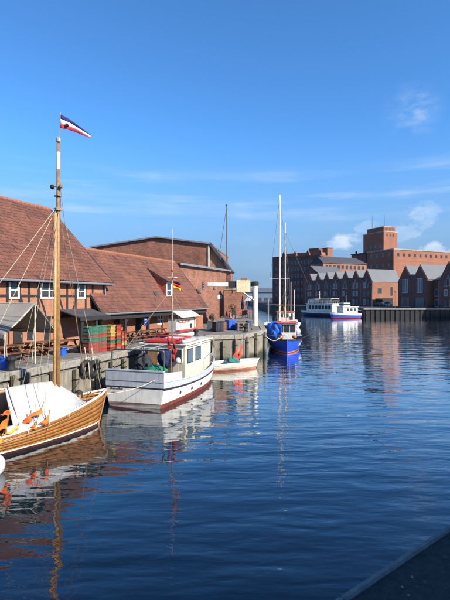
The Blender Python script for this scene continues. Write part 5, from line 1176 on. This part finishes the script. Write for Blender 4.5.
# local frame of far houses: x along E1 (away to the right), y along E2 (away to the left); fronts face -x, sunny sides face -y
ROW0 = Vector((55.5, 128, ZF))
apex = at(420, 265, 128).z - ZF; eave = at(412, 276, 131).z - ZF
GW = 5.45
def far_window(parent, x, y0, y1, z0, z1, fm, split=1):
    f_ = MB().box(x - .06, x + .02, y0, y1, z0, z1).build('window', fm, parent); fr = .12; n = split + 1; wd = (y1 - y0 - fr) / n
    for k in range(n): MB().box(x - .03, x + .04, 0, 0, 0, 0) if False else None
    g = MB()
    for k in range(n): g.box(x - .075, x - .06, y0 + fr + k * wd, y0 + (k + 1) * wd, z0 + fr, z1 - fr)
    g.build('pane', far_glass, f_); MB().box(x - .16, x + .0, y0 - .08, y1 + .08, z0 - .12, z0 - .02).build('sill', pale_frame, f_); return f_
dark_frame = mat('anthracite_frame', (.05, .055, .06), .6, .2, 3)
pale_frame = mat('pale_frame', (.42, .43, .44), .6, .15, 3)
def gable_house(t, label, depth=11, wd=GW, h_ap=None, wins='small', lit_door=False, bm_=None, group='gabled brick houses across the harbour'):
    p = ROW0 + E2v * t; ha_ = h_ap or apex
    o = thing('gabled_house', label, 'house', p, fang, group)
    ev = ha_ - wd * .80 if h_ap is None else ha_ - wd * .80
    hw = wd / 2 - .01
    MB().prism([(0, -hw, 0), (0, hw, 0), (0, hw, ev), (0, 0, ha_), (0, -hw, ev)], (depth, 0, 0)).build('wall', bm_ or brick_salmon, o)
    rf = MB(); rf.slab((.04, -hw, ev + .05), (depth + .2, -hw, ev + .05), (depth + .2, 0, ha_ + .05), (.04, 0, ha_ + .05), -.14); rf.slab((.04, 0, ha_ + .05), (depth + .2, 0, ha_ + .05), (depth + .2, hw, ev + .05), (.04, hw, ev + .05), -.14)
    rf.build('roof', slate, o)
    # front skin in darker brick: the shade of the fronts put into colour
    MB().prism([(-.12, -hw, 0), (-.12, hw, 0), (-.12, hw, ev - .02), (-.12, 0, ha_ - .03), (-.12, -hw, ev - .02)], (.118, 0, 0)).build('shade_tone_front', brick_dark, o)
    MB().box(-.22, -.125, hw - .14, hw - .04, 0, ev - .2).build('downpipe', zinc, o)
    if wins == 'tall':
        far_window(o, -.12, -1.0, 1.0, 4.3, 8.3, pale_frame, 2); 
        far_window(o, -.12, -1.7, 1.5, .2, 3.0, dark_frame, 1)
    elif wins == 'small':
        for z in (.5, 3.3, 6.0):
            for y in (-1.25, .35) if z > .6 else (-1.4, .4): far_window(o, -.12, y, y + 1.0, z, z + 1.7, pale_frame if random.random() < .6 else dark_frame, 1)
        far_window(o, -.12, -.45, .45, 8.0, 9.0, dark_frame, 0)
    return o
ORD = ('first', 'second', 'third', 'fourth', 'fifth', 'sixth', 'seventh')
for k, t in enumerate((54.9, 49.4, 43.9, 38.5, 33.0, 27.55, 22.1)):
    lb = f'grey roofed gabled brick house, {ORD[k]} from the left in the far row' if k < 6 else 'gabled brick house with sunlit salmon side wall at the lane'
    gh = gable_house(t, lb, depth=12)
    if k == 6:
        hw = GW / 2 - .01
        def side_win(x0_, x1_, z0_, z1_, fm=dark_frame):
            f_ = MB().box(x0_, x1_, -hw - .05, -hw + .01, z0_, z1_).build('window', fm, gh); MB().box(x0_ + .1, x1_ - .1, -hw - .06, -hw - .05, z0_ + .1, z1_ - .1).build('pane', glass, f_)
        side_win(2.2, 3.9, 4.2, 5.9); side_win(7.6, 8.5, 3.4, 6.4)
        MB().box(1.2, 8.6, -hw - .04, -hw + .01, 0, 2.6).build('carport_shade_panel', rubber, gh)  # flat black panel painted in for the shade inside the carport
        MB().box(6.0, 6.4, -hw * .5 - .2, -hw * .5 + .3, 8.4, 9.6).build('chimney', brick_dark, gh)
gable_house(5.45, 'gabled house with shade-toned front and tall glazed slot, left of the twin pair', wins='tall', depth=12, bm_=brick_salmon, group='twin dark gabled houses')
gable_house(0.0, 'gabled house with shade-toned front and tall glazed slot, right of the twin pair', wins='tall', depth=12, bm_=brick_salmon, group='twin dark gabled houses')
gable_house(-9.6, 'gabled house with shade-toned front and balconies cut by the right picture edge', wins='small', depth=12, wd=6.6, h_ap=apex + .3)
gable_house(-17.5, 'gabled house with shade-toned front just outside the right picture edge', wins='small', depth=12, wd=6.6)
# recessed linking block between the last gables
lk = thing('link_block', 'recessed dark brick block between the gabled houses', 'building', ROW0 + E2v * -4.5 + E1 * 2, fang)
MB().box(0, 8, -1.76, 1.76, 0, apex - 4.6).build('wall', brick_dark, lk); MB().slab((-.1, -1.76, apex - 4.5), (8, -1.76, apex - 1.0), (8, 1.76, apex - 1.0), (-.1, 1.76, apex - 4.5), -.14).build('roof', slate, lk)
for z in (.3, 3.2): far_window(lk, 0, -1.2, 1.2, z, z + 2, pale_frame, 1)
# salmon store front under the first twin gable
MB().box(-.2, -.125, -.95, .95, .1, 2.6).build('entrance_panel', brick_salmon, bpy.data.objects['gabled_house.007'])

# parked white car by the carport
def car(loc, rz, label, m_):
    o = thing('parked_car', label, 'car', loc, rz)
    b = MB(); b.prism([(-2.1, -.85, .3), (2.1, -.85, .3), (2.15, -.85, .75), (1.2, -.85, .92), (.6, -.85, 1.42), (-1.2, -.85, 1.45), (-2.0, -.85, .95)], (0, 1.7, 0)); b.build('body', m_, o, bevel=.08)
    MB().prism([(1.05, -.865, .95), (.55, -.865, 1.36), (-1.15, -.865, 1.38), (-1.75, -.865, .97)], (0, 1.73, 0)).build('side_windows', glass, o)
    for x in (-1.3, 1.3):
        for y in (-.86, .70): w_ = MB().tube([(x, y, .32), (x, y + .16, .32)], .32, 14).build('wheel', rubber, o); MB().tube([(x, y - .01, .32), (x, y + .17, .32)], .18, 10).build('rim', steel, w_)
    for y in (-.6, .6): MB().box(2.12, 2.17, y - .15, y + .15, .6, .74).build('headlight', white_p, o)
cp = ROW0 + E2v * 17.5 + E1 * 4; car((cp.x, cp.y, ZF), fang, 'small white car parked before the salmon side wall', white_p)
cp = ROW0 + E2v * 16.9 + E1 * .2; car((cp.x, cp.y, ZF), fang + .4, 'dark car parked at the mouth of the lane', mat('dark_car', (.03, .035, .05), .35, .2, 2))

# silo works: tower, lower block, long wing
tc = at(383.7, 226, 240); to = thing('silo_tower', 'tall square brick silo tower, dark left side and sunlit right side', 'tower', (tc.x, tc.y, ZF), fang)
to.scale = (1.2, 1.2, 1.2); th = (tc.z - ZF) / 1.2
MB().box(0, 8.0, 0, 13.3, 0, th - 2.2).build('shaft', brick_far, to)
MB().box(.25, 7.0, .25, 11.0, th - 2.2, th - .25).build('crown', brick_far, to)
MB().box(.15, 7.15, .15, 11.1, th - .25, th).build('crown_parapet', mat('pale_parapet', (.40, .28, .21), .8, .2, 2), to)
MB().box(-.08, 8.08, -.08, 13.38, th - 2.5, th - 2.2).build('cornice', mat('pale_parapet', (.40, .28, .21)), to)
lt = MB(); rn = random.Random(2)
for k in range(7): lt.box(.9 + k * .82, .9 + k * .82 + rn.choice((.35, .5)), .17, .245, th - 1.5, th - .55)
lt.build('roof_lettering', mat('dark_sign_strokes', (.06, .06, .07), .7, .3, 3), to)
for k, x in enumerate((1.6, 3.4, 5.2)): MB().box(x, x + .6, -.06, .01, th - 4.4, th - 3.2).build('slot_window', rubber, to)
for k in range(4):
    for j in range(4): MB().box(-.05, .01, 1.5 + k * 3.1, 2.5 + k * 3.1, 9 + j * 5.2, 10.6 + j * 5.2).build('window', far_glass, to)
for x, y, hh in ((1.5, 9.0, 6.5), (3.2, 3.0, 6.0)): MB().tube([(x, y, th - .3), (x, y, th + hh)], .11, 6, r2=.05).build('antenna', rope_d, to)
lc = at(393.6, 248.4, 228); lo = thing('silo_wing', 'long sunlit brick silo wing with row of small square windows under its eave', 'building', (lc.x, lc.y, ZF), fang)
lo.scale = (1.2, 1.2, 1.2); lh = (lc.z - ZF) / 1.2
MB().box(0, 62, 0, 16.3, 0, lh - .5).build('wall', brick_far, lo)
MB().box(-.15, 62.1, -.2, 16.4, lh - .5, lh).build('roof_edge', mat('grey_edge', (.26, .25, .24), .8, .2, 2), lo)
MB().box(-.04, 62, -.06, -.001, lh - 5.2, lh - 4.9).build('string_course', brick_salmon, lo)
w0 = MB().box(-.55, .55, -.06, .02, 0, 1.3).build('window', rubber, lo); w0.location = (2.6, 0, lh - 3.2)
for k in range(1, 19): share(w0, 'window', lo, (2.6 + k * 3.15, 0, lh - 3.2))
for j in range(4):
    for k in range(4): MB().box(-.05, .01, 1.8 + k * 3.7, 3.0 + k * 3.7, 6 + j * 4.6, 7.8 + j * 4.6).build('window', far_glass, lo)
dk = at(365.5, 252.5, 252); do = thing('silo_annex', 'low dark block at the left foot of the silo tower', 'building', (dk.x, dk.y, ZF), fang)
MB().box(0, 5, 0, 12, 0, dk.z - ZF - .5).build('wall', brick_dark, do); MB().box(-.4, 5.2, -.4, 12.4, dk.z - ZF - .5, dk.z - ZF).build('roof', roof_dark, do)
MB().tube([(1, 9, dk.z - ZF), (1, 9, dk.z - ZF + 1.6)], .5, 8).build('vent', roof_dark, do)

# sunlit brick building with dark roof behind the gabled row
mc = at(323, 262.8, 196); mo = thing('brick_malthouse', 'sunlit brick building with dark grey roof behind the gabled row', 'building', (mc.x, mc.y, ZF), fang)
mh = mc.z - ZF
MB().box(0, 24, 0, 14, 0, mh).build('wall', brick_salmon, mo)
MB().prism([(-.3, -.4, mh), (24.4, -.4, mh), (22.6, 6, mh + 3.1), (1.6, 6, mh + 3.1)], (0, .3, .3)).build('roof_front', roof_dark, mo)
MB().prism([(-.3, -.1, mh + .02), (-.3, 14.3, mh + .02), (1.6, 6.2, mh + 3.2)], (.3, 0, .1)).build('roof_end', roof_dark, mo)
w1 = MB().box(-.6, .6, -.06, .02, 0, 1.5).build('window', glass, mo); w1.location = (2, 0, mh - 2.4)
for k in range(1, 10): share(w1, 'window', mo, (1.6 + k * 2.25, 0, mh - 2.4))
for k in range(10): share(w1, 'window', mo, (1.6 + k * 2.25, 0, mh - 5.6))
cc = at(329.5, 248.2, 214); co = thing('roof_stack', 'square brick roof house standing above the dark malthouse roof', 'building', (cc.x - 1, cc.y, ZF), fang)
MB().box(0, 3.0, 0, 4.4, 0, cc.z - ZF).build('stack_wall', brick_far, co); MB().box(-.15, 3.15, -.15, 4.55, cc.z - ZF, cc.z - ZF + .35).build('stack_cap', roof_dark, co)

# long grey roof behind the left gables
gc = at(319, 274, 188); go_ = thing('grey_roofed_hall', 'long hall with broad light grey roof just behind the left gabled houses', 'building', (gc.x, gc.y, ZF), fang)
gh_ = gc.z - ZF; rh_ = at(322, 266.0, 192).z - ZF
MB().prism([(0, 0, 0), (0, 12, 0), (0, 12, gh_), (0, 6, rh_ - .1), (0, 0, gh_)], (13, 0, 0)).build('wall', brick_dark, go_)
MB().slab((-.2, -.3, gh_ - .1), (13.2, -.3, gh_ - .1), (13.2, 6, rh_), (-.2, 6, rh_), -.15).build('roof_slope', slate, go_); MB().slab((-.2, 6, rh_), (13.2, 6, rh_), (13.2, 12.3, gh_ - .1), (-.2, 12.3, gh_ - .1), -.15).build('roof_slope', slate, go_)

# big dark warehouse at the left
wd_ = Vector((.80, -.60, 0)); wn = math.atan2(wd_.y, wd_.x)
c0 = at(281, 257, 214)
wo = thing('brick_warehouse', 'huge dark brick warehouse with rows of windows at the left of the far shore', 'warehouse', (c0.x, c0.y, ZF), wn)
WL = 20.0; hh = c0.z - ZF
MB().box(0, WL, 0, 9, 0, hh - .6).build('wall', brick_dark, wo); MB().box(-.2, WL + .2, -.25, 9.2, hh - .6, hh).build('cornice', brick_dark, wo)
MB().box(1, WL - 1, 2, 8, hh + .002, hh + 1.6).build('roof_storey', brick_salmon, wo)
np_ = 6
w2 = MB().box(-.55, .55, -.05, .02, 0, 1.8).build('window', far_glass, wo); w2.location = (2.0, 0, 3); first = True
for k in range(np_ + 1):
    x = k * WL / np_; MB().box(x - .35, x + .35, -.22, -.001, 0, hh - .61).build('pilaster', brick_dark, wo)
for j in range(6):
    for k in range(np_):
        for dx in (-.85, .85):
            x = (k + .5) * WL / np_ + dx; z = 2.4 + j * 3.15
            if first: w2.location = (x, 0, z); first = False
            else: share(w2, 'window', wo, (x, 0, z))
for x in (1.5, 7.5, 14.0, 20.0): MB().prism([(x - .9, -.3, hh), (x + .9, -.3, hh), (x + .6, -.3, hh + 1.3), (x, -.3, hh + 2.4), (x - .6, -.3, hh + 1.3)], (0, 1.2, 0)).build('roof_gablet', brick_dark, wo)
MB().box(13, 18, 3, 7, hh + 1.6, hh + 3.4).build('roof_house', brick_dark, wo)
t0 = at(272.5, 258, 220); so = thing('stair_tower', 'narrow dark brick stair tower at the left end of the warehouse', 'tower', (t0.x, t0.y, ZF), wn)
MB().box(0, 4.6, 0, 10, 0, t0.z - ZF).build('shaft', brick_dark, so); MB().box(-.2, 4.8, -.2, 10.2, t0.z - ZF, t0.z - ZF + .4).build('cornice', brick_dark, so)
for j in range(5): MB().box(1.8, 2.8, -.05, .02, 3 + j * 3.2, 4.8 + j * 3.2).build('window', far_glass, so)

# excursion ship and white boat moored off the far quay
p0 = ground(302, 315.2, 0); p1 = ground(338.5, 316.6, 0); dv = (p1 - p0); dl = dv.length
mid = (p0 + p1) / 2; xang = math.atan2(-dv.y, -dv.x)
xs_ = thing('excursion_ship', 'blue and white excursion ship with row of dark saloon windows moored far off', 'ship', (mid.x, mid.y, 0), xang)
xh = Hull(dl, 4.4, lambda a: 1.35 + .5 * max(0, a - .6) ** 1.5 * 2, .6, stern_w=.9, bow_pow=2.4, rake=.6, full=.4)
navy = mat('navy_hull', (.02, .035, .10), .45, .2, 3)
xh.band(0, .25, .02, 24, 1).build('white_belt', white_p, xs_); xh.band(.24, .99, 0, 24, 5).build('hull', navy, xs_); xh.deck(-.05).build('deck', greyblue_p, xs_)
sal = MB().box(-dl * .44, dl * .26, -1.85, 1.85, 1.3, 3.6).build('saloon', white_p, xs_, bevel=.06)
for k in range(7):
    x = -dl * .40 + k * dl * .088
    for y in (-1.87, 1.84): f_ = MB().box(x, x + dl * .066, y, y + .03, 2.0, 3.1).build('window', rubber, sal); MB().box(x + .05, x + dl * .066 - .05, y - .006 if y < 0 else y + .03, y if y < 0 else y + .036, 2.06, 3.04).build('pane', glass, f_)
MB().box(-dl * .46, dl * .28, -2.0, 2.0, 3.6, 3.72).build('upper_deck', white_p, sal)
rl = MB()
for k in range(12):
    x = -dl * .44 + k * dl * .058
    for y in (-1.9, 1.9): rl.tube([(x, y, 3.72), (x, y, 4.6)], .03, 5)
for y in (-1.9, 1.9):
    for z in (4.15, 4.6): rl.tube([(-dl * .44, y, z), (dl * .2, y, z)], .03, 5)
rl.build('deck_railing', white_p, xs_)
whh = MB().box(dl * .08, dl * .20, -1.3, 1.3, 3.72, 4.85).build('wheelhouse', white_p, xs_, bevel=.05); MB().box(dl * .06, dl * .22, -1.5, 1.5, 4.85, 4.95).build('wheelhouse_roof', white_p, whh)
MB().box(dl * .195, dl * .203, -1.1, 1.1, 4.1, 4.7).build('window', glass, whh)
MB().box(-dl * .42, dl * .03, -1.9, 1.9, 5.0, 5.08).build('sun_awning', white_p, xs_)
for x in (-dl * .41, -dl * .2, dl * .04):
    for y in (-1.8, 1.8): MB().tube([(x, y, 3.7), (x, y, 5.02)], .035, 5).build('awning_post', steel, xs_)
MB().tube([(0, 0, 5.0), (0, 0, 7.2)], .06, 6).build('mast', white_p, xs_); MB().tube([(0, -.8, 6.4), (0, .8, 6.4)], .04, 5).build('yard', white_p, xs_)
p0 = ground(347.5, 318.6, 0); w_ = thing('motor_vessel', 'bright white motor vessel with blue red striped hull beside the far quay', 'ship', (p0.x, p0.y + 2.6, 0), R(200))
h2 = Hull(8.2, 3.4, lambda a: 1.15 + .45 * a * a, .5, stern_w=.85, rake=.7, full=.4)
h2.band(0, .25, .02, 22, 1).build('white_belt', white_p, w_); h2.band(.24, .72, 0, 22, 2).build('topsides', mat('mid_blue_hull', (.03, .09, .34), .5, .2, 3), w_); h2.band_z(.30, .12, .006, 22, 1).build('red_stripe', red_p, w_); h2.band_z(.13, -.4, .003, 22, 3).build('boot_top', navy, w_); h2.deck(-.05).build('deck', cream_p, w_)
cb_ = MB().box(-3.0, 1.4, -1.4, 1.4, 1.1, 2.9).build('cabin', white_p, w_, bevel=.05); MB().box(-3.2, 1.7, -1.6, 1.6, 2.9, 3.0).build('cabin_roof', white_p, cb_)
for x in (-2.5, -1.4, -.3):
    for y in (-1.42, 1.39): MB().box(x, x + .7, y, y + .03, 1.9, 2.6).build('window', glass, cb_)
MB().box(-1.0, 1.0, -1.0, 1.0, 3.0, 4.0).build('wheelhouse', white_p, w_, bevel=.05); MB().box(-1.05, 1.05, -1.05, 1.05, 3.4, 3.8).build('wheelhouse_windows', glass, w_)
MB().tube([(-.4, 0, 4.0), (-.4, 0, 6.0)], .05, 5).build('mast', white_p, w_); MB().tube([(-3.9, -1.5, 2.0), (-3.9, 1.5, 2.0)], .04, 5).build('stern_rail', white_p, w_)
# small jetty boat right of it, low and cream
p0 = ground(356.5, 317.6, 0); w3 = thing('motor_launch', 'small cream launch tied at the end of the dark far quay wall', 'boat', (p0.x - .2, p0.y + 2.5, 0), R(185))
h3 = Hull(5.4, 2.0, lambda a: .85 + .3 * a * a, .4, stern_w=.85, full=.4); h3.band(0, .99, 0, 18, 5).build('hull', cream_p, w3); h3.deck(-.04).build('deck', cream_p, w3)
MB().box(-1.6, .8, -.8, .8, .8, 2.2).build('cabin', white_p, w3, bevel=.05); MB().box(-1.65, .85, -.85, .85, 1.4, 1.9).build('cabin_windows', glass, w3)

# long hall far off beyond the old quay, distance haze put into its blue-grey
dp = at(243, 303, 330); do_ = thing('hazy_hall', 'long low hall in haze-toned blue grey far off left of the warehouse', 'building', (dp.x, dp.y, 0), 0)
hz_ = at(243, 289.5, 330).z; gm_ = mat('haze_blue_grey', (.10, .15, .22), .6, .15, .1)
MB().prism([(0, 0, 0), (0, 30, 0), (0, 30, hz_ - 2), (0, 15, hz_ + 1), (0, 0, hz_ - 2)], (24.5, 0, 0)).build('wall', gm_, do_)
MB().slab((-.5, -.6, hz_ - 1.9), (25, -.6, hz_ - 1.9), (25, 15, hz_ + 1.2), (-.5, 15, hz_ + 1.2), .3).build('roof', slate, do_)
for k in range(5): MB().box(2 + k * 4.5, 4.6 + k * 4.5, -.1, .05, 1, 5).build('door', roof_dark, do_)

# quay lamps and bollards along the far edge
for k, px in enumerate((372, 395, 425, 446)):
    p = at(px, 308, 119.5); o = thing('quay_lamp', f'thin lamp post on the far quay, {ORD[k]} from the left', 'lamp post', (p.x, p.y, ZF), 0, 'lamp posts on the far quay')
    MB().tube([(0, 0, 0), (0, 0, 4.2)], .05, 6).build('post', rope_d, o); MB().lathe([(.05, 4.2), (.16, 4.3), (.16, 4.5), (.04, 4.6)], 8).build('lantern', rope_d, o)

# unseen brick shed right of the camera, added to shade the near quay
sdv = Vector((SUN_AZ[0], SUN_AZ[1], 0)).normalized()
sp_ = Vector((1.5, 3.0, 0)) + sdv * 8.5; so = thing('shade_shed', 'unseen tall brick shed added right of the picture to shade the asphalt', 'shed', (sp_.x, sp_.y, ZN), math.atan2(sdv.y, sdv.x) - R(90))
MB().box(-16, 9, 0, 7, 0, 6.6).build('wall', brick_red, so); MB().box(-16.3, 9.3, -.3, 7.3, 6.6, 6.8).build('roof', roof_dark, so)
for x in (-10, -4, 3): d_ = MB().box(x - 1.2, x + 1.2, -.05, .01, 0, 2.8).build('door', timber, so); MB().box(x + .9, x + 1.0, -.1, -.05, 1.1, 1.3).build('handle', steel, d_)
